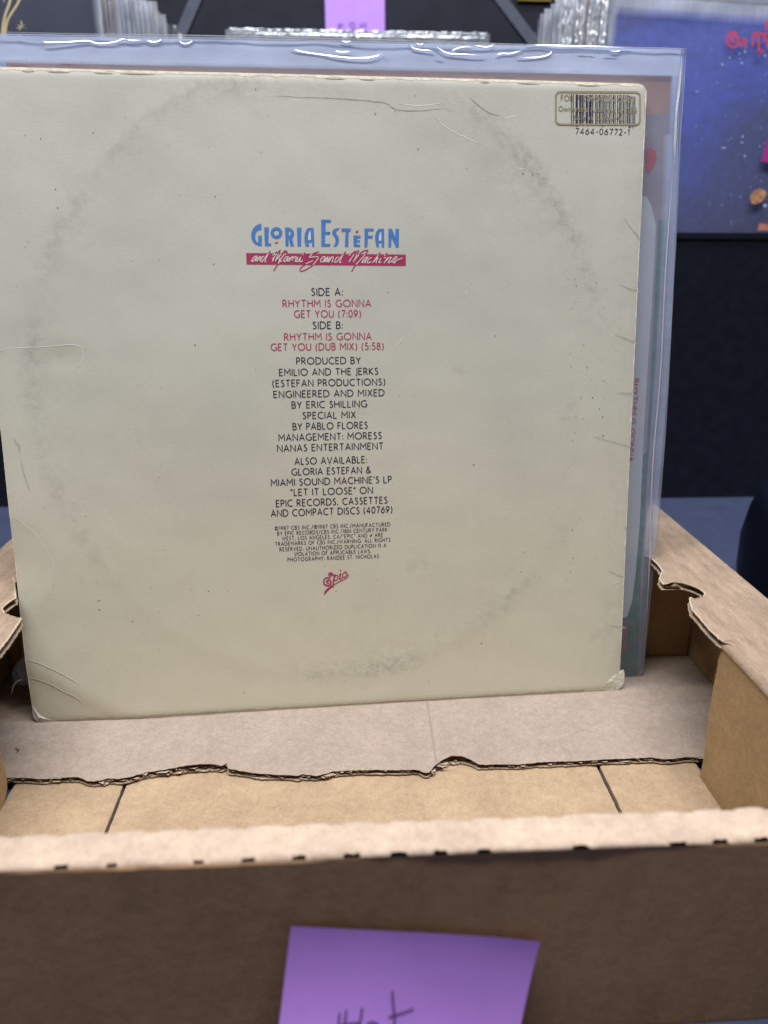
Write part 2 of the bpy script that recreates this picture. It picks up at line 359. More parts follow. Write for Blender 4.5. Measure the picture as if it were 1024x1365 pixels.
# side walls
def side(inner_pts, xo, sgn, torn_idx):
    """inner_pts: xy boundary of the top panel front to back; sgn +1 right, -1 left"""
    rr = .002; p = [Vector((q[0], q[1], ZT)) for q in inner_pts]
    # jitter the torn stretch
    a, b = torn_idx
    tor = []
    for q in dens(p[a:b + 1], .0011):
        tor.append(q + Vector((.00042 * nz(q.x * 900, q.y * 900), .00042 * nz(q.y * 900, 5), 0)))
    poly = p[:a] + tor + p[b + 1:]
    back = .462
    outer = [Vector((xo - sgn * rr, back, ZT)), Vector((xo - sgn * rr, YF + .001, ZT))]
    m = MB(); full = poly + outer
    m.prism(full, Vector((0, 0, -.0004)))
    # outer fold rounding + outer panel
    segs = 6
    m.grid(segs, 90, lambda s, t: (xo - sgn * rr + sgn * rr * math.sin(s * math.pi / 2), YF + .001 + (back - YF - .001) * t + 0, ZT - rr + rr * math.cos(s * math.pi / 2) + .0002 * nz(t * 60, 3)), True)
    top = under(m.build('top_panel', KTOP), tray)
    m = MB(); m.grid(2, 40, lambda s, t: (xo, YF + .001 + (back - YF - .001) * t, (ZT - rr) * (1 - s) + .0005 * s), True)
    m.grid(2, 40, lambda s, t: (xo - sgn * .003, YF + .004 + (back - YF - .004) * t, (ZT - .001) * (1 - s) + .0005 * s), True)
    under(m.build('outer_panel', KDARK if False else KIN), tray)
    # lower liner and fluting along the tear
    m = MB(); low = []
    for q in tor:
        low.append(q + Vector((-sgn * (.0002 + .0006 * nz(q.x * 500, q.y * 500, 9)), .0003 * nz(q.y * 700, 1), -.0030)))
    inn = [Vector((q.x + sgn * .010, q.y, ZT - .0030)) for q in tor]
    m.add(low + inn, [(i, i + 1, len(low) + i + 1, len(low) + i) for i in range(len(low) - 1)])
    up = [q + Vector((0, 0, -.0003)) for q in low]; m.add(low + up, [(i, i + 1, len(low) + i + 1, len(low) + i) for i in range(len(low) - 1)])
    low2 = [q + Vector((0, 0, -.0005)) for q in low]; m.add(low + low2, [(i, i + 1, len(low) + i + 1, len(low) + i) for i in range(len(low) - 1)])
    under(m.build('lower_liner', TORN), tray)
    m = MB(); fl0 = []; fl1 = []
    for i, q in enumerate(dens(tor, .0006)):
        ph = q.y * 2 * math.pi / .0062 + q.x * 400
        z = ZT - .0017 + .0012 * math.sin(ph); rec = .0016 + .0014 * nz(q.x * 400, q.y * 400)
        fl0.append(Vector((q.x + sgn * rec, q.y, z))); fl1.append(Vector((q.x + sgn * .008, q.y, z)))
    m.add(fl0 + fl1, [(i, i + 1, len(fl0) + i + 1, len(fl0) + i) for i in range(len(fl0) - 1)])
    under(m.build('fluting', KDARK), tray)
    # pale delaminated lip of the top liner
    m = MB()
    A = [q + Vector((0, 0, .00015)) for q in tor]; B = [q + Vector((sgn * (.0007 + .0005 * abs(nz(q.x * 300, q.y * 300))), 0, .00018)) for q in tor]; Cc = [q + Vector((-sgn * .0001, 0, -.0006)) for q in tor]
    k = len(A); m.add(A + B, [(i, i + 1, k + i + 1, k + i) for i in range(k - 1)])
    under(m.build('torn_lip', TORN), tray)
def tz(px, py): q = onZ(px, py, ZT); return (q.x, q.y)
right_in = [(XI + .0030, YB), (XI + .0030, .268), (XI + .0012, .2755), tz(963, 855.8), tz(957, 851), tz(945, 840), tz(936, 829), tz(929, 821), tz(922, 813), tz(919, 803), tz(919, 796.5), tz(924, 799), tz(929, 797.5), tz(937, 796), tz(939, 791), tz(933, 786), tz(922, 781), tz(910, 777.5), tz(897, 776), tz(884, 779.5), tz(878, 772), (.1682, .352), (.1690, .360), (.1688, .370), (.164, .3735), (XI - .002, .378), (XI - .002, .3805)]
side(right_in, XO, 1, (3, 24))
left_in = [(XIL - .0030, YB), (XIL - .0030, .225), tz(-30, 905), tz(0, 867), tz(8, 857), tz(20, 840), tz(29, 826), tz(29, 823.5), tz(22, 823), tz(13, 820.5), tz(6, 817), tz(4, 811), tz(11, 804), tz(18, 799.5), tz(22, 798), tz(21.5, 788), tz(18.5, 768), (-.169, .352), (-.170, .3785), (-.170, .3805)]
side(left_in, XOL, -1, (2, 17))
# score marks of the hand hole that run past the tear, as thin cut lines
m = MB()
ribbon(m, dens([tz(963, 856), tz(969, 854), tz(975, 854.5), tz(980, 857)], .001), .0005, lambda u, v: ZT + .00025, taper=True)
under(m.build('cut_line', KDARK), tray)
# inner panels left standing at the front of each side
def inner_panel(x, sgn, prof_px, yfront):
    m = MB(); ed = [onX(px, py, x) for px, py in prof_px]
    e2 = []
    for q in dens(ed, .0013): e2.append(Vector((x, q.y + .0007 * nz(q.z * 700, x * 50), q.z)))
    poly = [Vector((x, yfront, .0030)), Vector((x, e2[0].y + .0002, .0030)), *e2, Vector((x, yfront, ZT - .0012))]
    m.prism(poly, Vector((sgn * .003, 0, 0)))
    # rounded top fold joining the top panel
    ytop = e2[-1].y
    o = under(m.build('inner_panel', KIN, None, True), tray); m = MB()
    m.grid(6, 60, lambda s, t: (x - sgn * .0009 + sgn * .0040 * (1 - math.cos(s * math.pi / 2)), yfront + (ytop - .0005 - yfront) * t, ZT - .0030 + .00305 * math.sin(s * math.pi / 2)), True)
    under(m.build('inner_fold', KTOP), tray); return o
inner_panel(XI, 1, [(938, 1012), (939, 1000), (941, 981), (946, 945), (952, 911), (955, 897), (957, 881), (961, 868), (963, 859)], YB)
inner_panel(XIL, -1, [(2, 1082), (8, 1062), (10, 1050), (8, 1030), (0, 1000), (-14, 950)], YB)
# back wall of the tray: inner panel, top ledge, outer panel
m = MB(); m.box((XOL + .004, .3805, .0005), (XO - .004, .3835, ZT - .0006)); under(m.build('back_inner_panel', KIN), tray)
m = MB(); m.box((XI + .0005 - .33 + .0, .3838, ZT - .003), (XI - .0025, .462, ZT - .0002)); under(m.build('back_top_panel', KTOP), tray)
m = MB(); m.box((XOL + .004, .459, .0005), (XO - .004, .462, ZT - .0035)); under(m.build('back_outer_panel', KIN), tray)
# slot on the outer panel inside the hollow
def slot(x, cpx, sgn):
    m = MB(); P = [onX(a, b, x) for a, b in cpx]; P = smooth_curve(P, 5)
    A = [p + Vector((-sgn * .0006, -.0004, 0)) for p in P]; B = [p + Vector((-sgn * .0006, .0005, .0003)) for p in P]; k = len(P)
    m.add(A + B, [(i, i + 1, k + i + 1, k + i) for i in range(k - 1)])
    return under(m.build('slot_edge', TORN), tray)
slot(XO - .003, [(935.5, 834), (935, 850), (934, 861), (931.5, 864), (929, 861), (929.5, 850), (931, 838)], 1)
slot(XOL + .003, [(2, 868), (5, 876), (3.5, 884), (0, 886), (-3, 884)], -1)
# floor flaps
def flap(xa, xb, ya, yb, skew=0.0, seed=0):
    m = MB(); nn = 40
    def f(s, t):
        x = xa + (xb - xa) * s; y = ya + (yb - ya) * t
        if s == 0 or s == 1: x += .0004 * nz(y * 260, seed)
        return (x, y, .0036 + .0003 * nz(x * 30, y * 30, seed) - (.0006 if s in (0, 1) else 0))
    m.grid(nn, nn, f)
    for s in (0, 1):
        m.grid(1, nn, lambda a, t: (f(s, t)[0], f(s, t)[1], f(s, t)[2] * (1 - a) + .0004 * a))
    return under(m.build('floor_flap', KFLOOR), tray)
s1a, s1b = onZ(165, 1045, .0035), onZ(142, 1107, .0035); s2 = .12
flap(XIL - .001, s1b.x - .0008, YB, .30, seed=1); flap(s1b.x + .0008, s2 - .0008, YB, .30, seed=2); flap(s2 + .0009, XI + .0028, YB, .30, seed=3)

# ================================================================== GREY LINER SHEET
sheet = empty('cardboard_sheet', (0, .33, .004))
tag(sheet, 'grey corrugated cardboard sheet with ragged front edge lying on the tray floor', 'cardboard sheet')
edge_px = [(-40, 1041), (0, 1038), (12, 1036.5), (35, 1037), (60, 1038.5), (70, 1036.5), (105, 1036), (117, 1041.5), (132, 1041), (145, 1037.5), (156, 1038.7), (176, 1035.7), (195, 1030), (223, 1027), (252, 1023), (281, 1021), (296, 1022.5), (302, 1019.5), (304, 1026),
           (340, 1031), (371, 1033), (398, 1034), (404, 1032), (422, 1034.5), (445, 1028), (470, 1026.5), (504, 1025.7), (530, 1026), (557, 1025.7), (566, 1030), (572, 1030), (580, 1021), (592, 1014.5), (602, 1011.5), (616, 1011.5), (628, 1014.5), (638, 1019.5), (660, 1018.5), (694, 1018.8), (720, 1016), (746, 1015.2), (780, 1014),
           (807, 1012.3), (840, 1011), (868, 1009.6), (885, 1012), (899, 1011.5), (915, 1009), (932, 1009.4), (937, 1008.5)]
ZS = .0071; lip = .0
E2 = []
for q in dens([onZ(a, b, ZS) for a, b in edge_px], .0009): E2.append(Vector((q.x, q.y + .0003 * nz(q.x * 1500, 2) + .00035 * nz(q.x * 420, 6), ZS)))
E2 = [q for q in E2]
def sh_h(x, y): return ZS + .0004 * nz(x * 18, y * 22) + .00012 * nz(x * 90, y * 70, 4)
m = MB(); rows = 46; yb_ = .3795
xl, xr = XOL + .0035, XO - .0035
cols = []
xs_ = [xl + (E2[0].x - xl) * i / 6 for i in range(6) if E2[0].x > xl] + [q.x for q in E2] + [E2[-1].x + (xr - E2[-1].x) * i / 12 for i in range(1, 13)]
def edge_y(x):
    if x <= E2[0].x: return E2[0].y
    if x >= E2[-1].x: return E2[-1].y + min(1, (x - E2[-1].x) / .001) * 0
    for a, b in zip(E2[:-1], E2[1:]):
        if a.x <= x <= b.x: return a.y + (b.y - a.y) * (x - a.x) / max(1e-9, b.x - a.x)
    return E2[-1].y
ys_e = [(E2[0].y if k < len(xs_) and x < E2[0].x else edge_y(x)) for k, x in enumerate(xs_)]
for k, x in enumerate(xs_):
    for j in range(rows + 1):
        t = (j / rows) ** 1.6; y = ys_e[k] + (yb_ - ys_e[k]) * t; z = sh_h(x, y)
        if j < 5:   # curled-up lips on the torn rim
            c1 = math.exp(-((x - onZ(606, 1012, ZS).x) / .0085) ** 2); c2 = math.exp(-((x - onZ(265, 1022, ZS).x) / .014) ** 2)
            z += (c1 * .0022 + c2 * .0012) * (1 - j / 5) ** 1.5
            y += 0
        cols.append((x, y, z))
nn = rows + 1
m.add(cols, [(i * nn + j, (i + 1) * nn + j, (i + 1) * nn + j + 1, i * nn + j + 1) for i in range(len(xs_) - 1) for j in range(rows)], True)
under(m.build('top_liner', GREY), sheet)
m = MB(); A = []; B = []; Cc = []
for x, y in zip(xs_, ys_e):
    A.append((x, y - .0001 + .0011 * nz(x * 110, 3) + .0005 * nz(x * 700, 3), .0048)); B.append((x, .3795, .0048)); Cc.append((x, y - .0001 + .0011 * nz(x * 110, 3) + .0005 * nz(x * 700, 3), .0042))
k = len(A); m.add(A + B + Cc, [(i, i + 1, k + i + 1, k + i) for i in range(k - 1)] + [(2 * k + i, 2 * k + i + 1, i + 1, i) for i in range(k - 1)])
under(m.build('bottom_liner', TORN), sheet)
m = MB(); A = []; B = []
xx = xs_[0]
while xx < xs_[-1]:
    y = edge_y(xx); big = .0004 + .0009 * abs(nz(xx * 150, 8)); crush = .5 + .5 * abs(nz(xx * 40, 1))
    z = .0059 + .00095 * math.sin(xx * 2 * math.pi / .0066 + 2.2 * nz(xx * 55, 3)) * (.6 + .4 * crush)
    A.append((xx, y + big, z)); B.append((xx, y + .014, z)); xx += .0005
k = len(A); m.add(A + B, [(i, i + 1, k + i + 1, k + i) for i in range(k - 1)])
under(m.build('corrugated_core', KDARK), sheet)
# ragged paper shreds along the torn rim
m = MB(); rs = random.Random(3)
for i in range(420):
    q = E2[rs.randrange(len(E2))]; 
    w = rs.uniform(.0006, .004) if i % 9 else rs.uniform(.004, .009); d = rs.uniform(.0001, .0018); z = rs.uniform(.0050, .0069)
    m.add([(q.x, q.y + .0014, z), (q.x + w, q.y + .0014, z + rs.uniform(-.0003, .0003)), (q.x + w * rs.uniform(.5, 1), q.y + .0010 - d, z + rs.uniform(-.0006, .0005)), (q.x + w * rs.uniform(0, .4), q.y + .0012 - d * .7, z + rs.uniform(-.0005, .0005))], [(0, 1, 2, 3)])
o = under(m.build('torn_shred', TORN), sheet); o['kind'] = 'stuff'
# score line across the sheet
m = MB(); a, b = onZ(569, 934, ZS), onZ(582, 1016, ZS)
ribbon(m, dens([a, b], .003), .0011, lambda u, v: sh_h(u, v) + .00006)
under(m.build('score_line', plain('score_crush', (.235, .19, .155), .9, .1, .1, 200)), sheet)
m = MB()
for P in ([(21, 998), (25, 1001), (22, 1004)], [(23, 1000), (26, 999.5)]): ribbon(m, [onZ(*p, ZS) for p in P], .0005, lambda u, v: sh_h(u, v) + .0003)
under(m.build('dark_fibre', SPECK), sheet)

# ================================================================== FRONT RECORD SLEEVE
SZ = .313; SV = .3098
PBL = CAM + rot(V(-.18043, .10945, .37932))
xs = rot(V(1.00435, -.03309, .10246)).normalized(); ys = rot(V(-.01446, -.9736, -.17885)); ys = (ys - xs * ys.dot(xs)).normalized(); nn_ = xs.cross(ys)
PBL.z = .0071
def uv(px, py, base=None, ax=None):
    P, X, Y, Nn = ax or (PBL, xs, ys, nn_)
    r = ray(px, py); t = (P - CAM).dot(Nn) / r.dot(Nn); q = CAM + r * t - P
    return Vector((q.dot(X), q.dot(Y)))
slv = empty('record_sleeve', PBL, (xs, ys, nn_))
tag(slv, 'worn cream record sleeve with blue and crimson title standing in front of the other covers', 'record sleeve')
c1, c2 = uv(38, 905), uv(120, 945); cn = Vector((-(c2 - c1).y, (c2 - c1).x)).normalized()
if cn.dot(Vector((0, 0)) - c1) < 0: cn = -cn
d1, d2 = uv(35, 880), uv(112, 915)
ringc = uv(439, 519)
dentc = uv(18, 750)
def hs(u, v):
    h = .00045 * math.sin(u * 17 + 1) * math.sin(v * 14 + .4) + .00028 * nz(u * 16, v * 14)
    h += .00009 * nz(u * 60, v * 70, 3)
    rr = math.hypot((u - ringc.x) / .140, (v - ringc.y) / .1485)
    h += .00007 * math.exp(-((rr - 1) / .03) ** 2)
    d = (Vector((u, v)) - c1).dot(cn)
    if d > 0: h -= .075 * d
    if d > -.010: h -= .0010 * max(0, (d + .010) / .010) ** 2 * .8 if d <= 0 else .0008
    q = math.hypot((u - dentc.x) / .020, (v - dentc.y) / .022)
    if q < 1: h -= .0007 * (1 - q) ** .8
    q = math.hypot((u - uv_d2.x) / .016, (v - uv_d2.y) / .008)
    if q < 1: h -= .0003 * (1 - q)
    e = min(u, v, SZ - u, SV - v)
    if e < .004: h -= .0005 * (1 - max(0, e) / .004) ** 2
    return h
uv_d2 = uv(80, 478)
T = .0030
def inset_row(v, r=.0042):
    dv = min(v, SV - v)
    return 0 if dv >= r else r - math.sqrt(max(0, r * r - (r - dv) ** 2))
vs = [0, .0004, .0010, .002, .003, .0042] ; q = .0042
while q < SV - .0066: q += .0022; vs.append(q)
vs += [SV - .0042, SV - .003, SV - .002, SV - .001, SV - .0004, SV]
vs = sorted(set(round(a, 6) for a in vs)); nu = 142
def jit(t, s): return .00022 * nz(t * 260, s) + .00022 * nz(t * 60, s + 3)
m = MB(); P = []
for v in vs:
    ins = inset_row(v); a, b = ins + jit(v, 1), SZ - ins + jit(v, 5)
    for i in range(nu + 1):
        u = a + (b - a) * i / nu; vv = v + (jit(u, 9) * max(0, 1 - min(v, SV - v) / .006)); P.append((u, vv, hs(u, vv)))
nr = nu + 1; F = [(j * nr + i, j * nr + i + 1, (j + 1) * nr + i + 1, (j + 1) * nr + i) for j in range(len(vs) - 1) for i in range(nu)]
m.add(P, F, True)
cover = m.build('printed_face', None or bpy.data.materials.new('tmp'), slv)
# closed body behind the face
loop = [i for i in range(nr)] + [j * nr + nr - 1 for j in range(1, len(vs))] + [(len(vs) - 1) * nr + i for i in range(nu - 1, -1, -1)] + [j * nr for j in range(len(vs) - 2, 0, -1)]
front = [Vector(P[i]) for i in loop]; cen = Vector((SZ / 2, SZ / 2, 0))
m = MB(); k = len(front); mid = [p + Vector((0, 0, -.0011)) + (p - cen).normalized() * .00035 for p in front]; bk = [p + Vector((0, 0, -T)) for p in front]
m.add(front + mid + bk, [(i, (i + 1) % k, (i + 1) % k + k, i + k) for i in range(k)] + [(i + k, (i + 1) % k + k, (i + 1) % k + 2 * k, i + 2 * k) for i in range(k)] + [tuple(range(3 * k - 1, 2 * k - 1, -1))])
m.build('board_body', RAW, slv)

# face material: aged cream board with ring wear
me = cover.data; att = me.attributes.new('wear', 'FLOAT', 'POINT'); vals = []
def lobe(a, c, w): d = (a - c + 180) % 360 - 180; return math.exp(-(d / w) ** 2)
for vtx in me.vertices:
    u, v = vtx.co.x, vtx.co.y; dx, dy = (u - ringc.x) / .140, (v - ringc.y) / .1485; rr = math.hypot(dx, dy); ang = math.degrees(math.atan2(dy, dx))
    wgt = .03 + 1.3 * lobe(ang, 94, 15) + 1.1 * lobe(ang, 46, 15) + .45 * lobe(ang, 20, 12) + .40 * lobe(ang, 150, 12) + .55 * lobe(ang, 172, 9) + .35 * lobe(ang, 200, 20) + .6 * lobe(ang, -82, 16) + .5 * lobe(ang, -45, 12) + .3 * lobe(ang, 125, 15)
    wid = .030 + .022 * nz(u * 20, v * 20, 2)
    val = wgt * (math.exp(-((rr - 1) / wid) ** 2) + .35 * math.exp(-((rr - .96) / .10) ** 2))
    val += .55 * math.exp(-((u - .306) / .006) ** 2) * .5
    vals.append(max(0, val))
att.data.foreach_set('value', vals)
mt, nt, ns, ls, b = newmat('aged_cream_board')
v = coords(ns, ls, (1, 1, 1)); vf = coords(ns, ls, (.35, 3, 1)); vv2 = coords(ns, ls, (3, .5, 1))
big = noise_n(ns, ls, v, 11, 4, .55)
col = ramp(ns, ls, big, [(.30, (.475, .475, .425)), (.5, (.52, .52, .468)), (.7, (.55, .55, .50))])
sx = node(ns, 'ShaderNodeSeparateXYZ'); ls.new(node(ns, 'ShaderNodeTexCoord').outputs['Object'], sx.inputs[0])
yel = mth(ns, ls, 'ADD', mth(ns, ls, 'MULTIPLY', sx.outputs['Y'], -3.6), mth(ns, ls, 'MULTIPLY', big, .5)); yel = mth(ns, ls, 'ADD', yel, .55)
col = mix(ns, ls, ramp(ns, ls, yel, [(.0, (0, 0, 0)), (.9, (1, 1, 1))]), col, (.60, .575, .45))  # lower face painted warmer and brighter: bounced light plus some yellowing with age
warm = noise_n(ns, ls, v, 7, 2, .5); col = mix(ns, ls, ramp(ns, ls, warm, [(.52, (0, 0, 0)), (.75, (.35, .35, .35))]), col, (.49, .45, .375))
fib = noise_n(ns, ls, vf, 700, 3, .65); col = mix(ns, ls, .8, col, ramp(ns, ls, fib, [(.3, (.925, .925, .92)), (.7, (1.03, 1.03, 1.03))]), 'MULTIPLY')
fib2 = noise_n(ns, ls, v, 1500, 2, .6); col = mix(ns, ls, .7, col, ramp(ns, ls, fib2, [(.3, (.93, .93, .925)), (.7, (1.03, 1.03, 1.03))]), 'MULTIPLY')
fox = noise_n(ns, ls, v, 42, 5, .7); col = mix(ns, ls, ramp(ns, ls, fox, [(.62, (0, 0, 0)), (.78, (.55, .55, .55))]), col, (.39, .36, .28))
at = node(ns, 'ShaderNodeAttribute', attribute_name='wear')
sp = noise_n(ns, ls, v, 190, 7, .78); sp2 = noise_n(ns, ls, v, 36, 4, .65)
msk = mth(ns, ls, 'MULTIPLY', at.outputs['Fac'], ramp(ns, ls, sp, [(.40, (.05, .05, .05)), (.60, (1, 1, 1))]))
msk = mth(ns, ls, 'MULTIPLY', msk, ramp(ns, ls, sp2, [(.36, (.2, .2, .2)), (.58, (1, 1, 1))]))
msk = mth(ns, ls, 'MINIMUM', mth(ns, ls, 'MULTIPLY', msk, .72), .55)
col = mix(ns, ls, msk, col, (.225, .23, .21))
ls.new(col, b.inputs['Base Color']); b.inputs['Roughness'].default_value = .42; b.inputs['Specular IOR Level'].default_value = .35
bump(ns, ls, mth(ns, ls, 'ADD', mth(ns, ls, 'MULTIPLY', fib, .6), fib2), .00005, .35, b)
cover.data.materials.clear(); cover.data.materials.append(mt)

L1 = lambda u, v: hs(u, v) + .00007
L2 = lambda u, v: hs(u, v) + .00012
L3 = lambda u, v: hs(u, v) + .00017
# worn edge strips
m = MB()
def strip(axis, pos, lo, hi, wmin, wmax, sd, lift=.00006):
    n = 260; A = []
    for i in range(n + 1):
        t = lo + (hi - lo) * i / n; w = wmin + (wmax - wmin) * max(0, .5 + nz(t * 150, sd) + .5 * nz(t * 600, sd))
        for s in (0, 1):
            if axis == 'v': u, vv = t, pos + (-w * s if pos > .1 else w * s)
            else: vv, u = t, pos + (-w * s if pos > .1 else w * s)
            A.append((u, vv, hs(u, vv) + lift + (.0001 if s == 0 else 0)))
    m.add(A, [(2 * i, 2 * i + 1, 2 * i + 3, 2 * i + 2) for i in range(n)])
strip('v', SV + .0001, .004, SZ - .004, .0007, .0015, 1); strip('u', SZ, .02, SZ - .006, .0001, .0008, 2); strip('u', 0.0, .02, SZ - .004, .0001, .0005, 3)
m.build('worn_edge', RAW, slv)
m = MB(); strip('v', .0014, .012, SZ - .02, .0002, .0006, 5); m.build('bottom_fold_line', DIRT, slv)
# dark nicks right below the top edge
m = MB(); rs = random.Random(5)
for (a, b) in ((28, 45), (62, 92), (125, 150), (160, 205), (432, 460), (480, 500), (690, 720), (770, 800), (640, 652)):
    ua, ub = uv(a, 93), uv(b, 93); n = 14; A = []
    for i in range(n + 1):
        u = ua.x + (ub.x - ua.x) * i / n; s = math.sin(math.pi * i / n)
        A += [(u, SV - .0012, hs(u, SV - .0012) + .00009), (u, SV - .0012 - .0006 * s * (.6 + abs(nz(u * 900))), hs(u, SV - .002) + .00009)]
    m = MB(); m.add(A, [(2 * i, 2 * i + 1, 2 * i + 3, 2 * i + 2) for i in range(n)]); m.build('edge_nick', DIRT, slv)
# scuffed corners
def corner(px, name='scuffed_corner'):
    m = MB(); P = [uv(*p) for p in px]; c = sum(P, Vector((0, 0))) / len(P)
    Q = smooth_curve(P + [P[0]], 3)[:-1]; n = len(Q)
    ring = [(q.x, q.y, hs(*q) + .0001) for q in Q]; rin = [(c.x + (q.x - c.x) * .7, c.y + (q.y - c.y) * .7, hs(*q) + .00018 + .0003 * nz(q.x * 900, q.y * 900)) for q in Q]
    m.add(ring + rin + [(c.x, c.y, hs(*c) + .0001)], [(i, (i + 1) % n, n + (i + 1) % n, n + i) for i in range(n)] + [(n + i, n + (i + 1) % n, 2 * n) for i in range(n)], True)
    return m.build(name, RAW2, slv)
corner([(797, 920.5), (808, 910), (818, 900), (826, 895), (831.5, 893), (833, 902), (831.5, 911), (826, 918.5), (815, 920.5)])
m = MB(); Q = [(.0001, .0105), (.0010, .0100), (.0022, .0068), (.0042, .0042), (.0070, .0024), (.0108, .0013), (.0112, .0003), (.0065, .0001), (.0042, .0003), (.0016, .0012), (.0004, .0028), (.0001, .0050)]
cc = (.0028, .0032); n_ = len(Q); m.add([(q[0], q[1], hs(*q) + .00012) for q in Q] + [(cc[0] + (q[0] - cc[0]) * .5, cc[1] + (q[1] - cc[1]) * .5, hs(*q) + .0004 + .0003 * nz(q[0] * 900, q[1] * 900)) for q in Q] + [(cc[0], cc[1], hs(*cc) + .0005)],
    [(i, (i + 1) % n_, n_ + (i + 1) % n_, n_ + i) for i in range(n_)] + [(n_ + i, n_ + (i + 1) % n_, 2 * n_) for i in range(n_)]); m.build('scuffed_corner', RAW2, slv, True)
# creases: (points, kind)
lite = [[(-2, 470), (12, 465), (50, 463), (95, 460), (108, 464), (111, 478), (104, 490), (97, 496)], [(22, 692), (40, 705), (58, 725), (70, 750), (74, 772), (70, 786)],
        [(577, 155), (597, 172), (627, 187), (640, 193)], [(541, 445), (534, 455), (527, 463)], [(811, 786), (815, 780), (821, 777), (826, 775), (830, 771)], [(826, 779), (822, 788)], [(620, 386), (622, 395)], [(700, 225), (690, 226)], [(690, 155), (670, 158)],
        [(798, 921), (812, 909), (826, 903)], [(532, 139), (562, 141.5), (590, 138)]]
dark = [[(355, 129), (375, 128), (400, 130), (430, 130.5), (470, 133), (512, 137.5), (522, 143), (532, 147), (562, 148), (590, 145), (600, 148), (608, 150)], [(625, 130), (634, 138), (642, 145), (655, 152), (667, 155)],
        [(832, 290), (837, 298), (842, 305), (849, 313), (856, 322)], [(826, 379), (840, 385), (855, 388)], [(820, 446), (835, 452), (851, 457)], [(790, 582), (800, 584), (811, 588), (828, 592), (845, 597)], [(823, 523), (836, 525), (845, 523)],
        [(809, 761), (816, 763), (823, 767), (836, 769)], [(813, 834), (825, 835.5), (835, 836)], [(832, 704), (838, 704)], [(860, 126), (860.5, 150), (861, 174), (863, 182)],
        [(35, 880), (50, 884), (60, 888), (85, 900), (108, 913)], [(38, 905), (52, 908), (70, 915), (86, 924), (100, 930), (113, 940)]]
def wob(P, k=.00022):
    P = dens(smooth_curve(P, 5), .0009); return [Vector((p.x + k * nz(p.x * 500, p.y * 500, 1), p.y + k * nz(p.x * 500, p.y * 500, 7))) for p in P]
def crease(P, w, ridge, mat, name, hf=hs):
    m = MB(); Q = wob(P); ribbon(m, Q, lambda t: w * (.45 + .9 * abs(nz(t * 9, P[0].x * 99))), hf, ridge, True); m.build(name, mat, slv)
for P in lite: crease([uv(*p) for p in P], .0006, .00006, CREASE, 'raised_crease')
for P in dark[2:9]: crease([uv(p[0], p[1] + 1.2) for p in P], .0006, .00006, CREASE, 'raised_crease')
for P in dark[11:]: crease([uv(p[0], p[1] - 1.1) for p in P], .0007, .00006, CREASE, 'raised_crease')
for P in dark: crease([uv(p[0], p[1]) for p in P], .00042, 0, DIRT, 'crease_line', L1)
# specks
def speckset(mat, items):
    m = MB()
    for (u, v, s, seed) in items:
        rs = random.Random(seed); n = 6; P = [(u + s * math.cos(a * 6.283 / n) * rs.uniform(.5, 1.1), v + s * math.sin(a * 6.283 / n) * rs.uniform(.5, 1.2)) for a in range(n)]
        m.add([(p[0], p[1], hs(*p) + .00008) for p in P], [tuple(range(n))])
    o = m.build('speck', mat, slv); o['kind'] = 'stuff'; return o
known = [(341, 119), (554, 128), (500, 152), (527, 149), (124, 177), (54, 185), (33, 180), (348, 203), (74, 252), (77, 277), (33, 329), (37, 322), (240, 260), (287, 262), (285, 352), (622, 225), (557, 199), (697, 232), (710, 233), (660, 448), (517, 390), (641, 789), (698, 736), (715, 789), (720, 770), (709, 739), (212, 816), (265, 820), (213, 866), (177, 828), (325, 923), (572, 908), (648, 832), (642, 858), (448, 788), (804, 508), (803, 556), (804, 581), (790, 530), (799, 545), (806, 530), (532, 528), (60, 677), (215, 518), (278, 788), (303, 788), (260, 460), (131, 800), (133, 812), (133, 800), (750, 601), (440, 620), (632, 620), (695, 762)]
rs = random.Random(11); it = []
for i, p in enumerate(known): q = uv(*p); it.append((q.x, q.y, rs.uniform(.0002, .00042), i))
speckset(SPECK, it)
it = []
for i in range(150):
    u, v_ = rs.uniform(.01, .305), rs.uniform(.01, .305); it.append((u, v_, rs.uniform(.00012, .0003), i + 500))
for i in range(60):
    a = rs.gauss(.283, .006); it.append((a, rs.uniform(.05, .22), rs.uniform(.00015, .0004), i + 900))
speckset(SPECKL, it)
m = MB(); ribbon(m, smooth_curve([uv(*p) for p in [(18, 583), (22, 590), (26, 594), (26, 604)]], 5), .0009, L1, 0, True); ribbon(m, smooth_curve([uv(*p) for p in [(28, 610), (32, 630), (37, 645), (41, 655)]], 5), .0006, L1, 0, True)
m.build('pencil_scuff', plain('scuff_grey', (.40, .395, .34), .7, .2, .2, 400), slv)

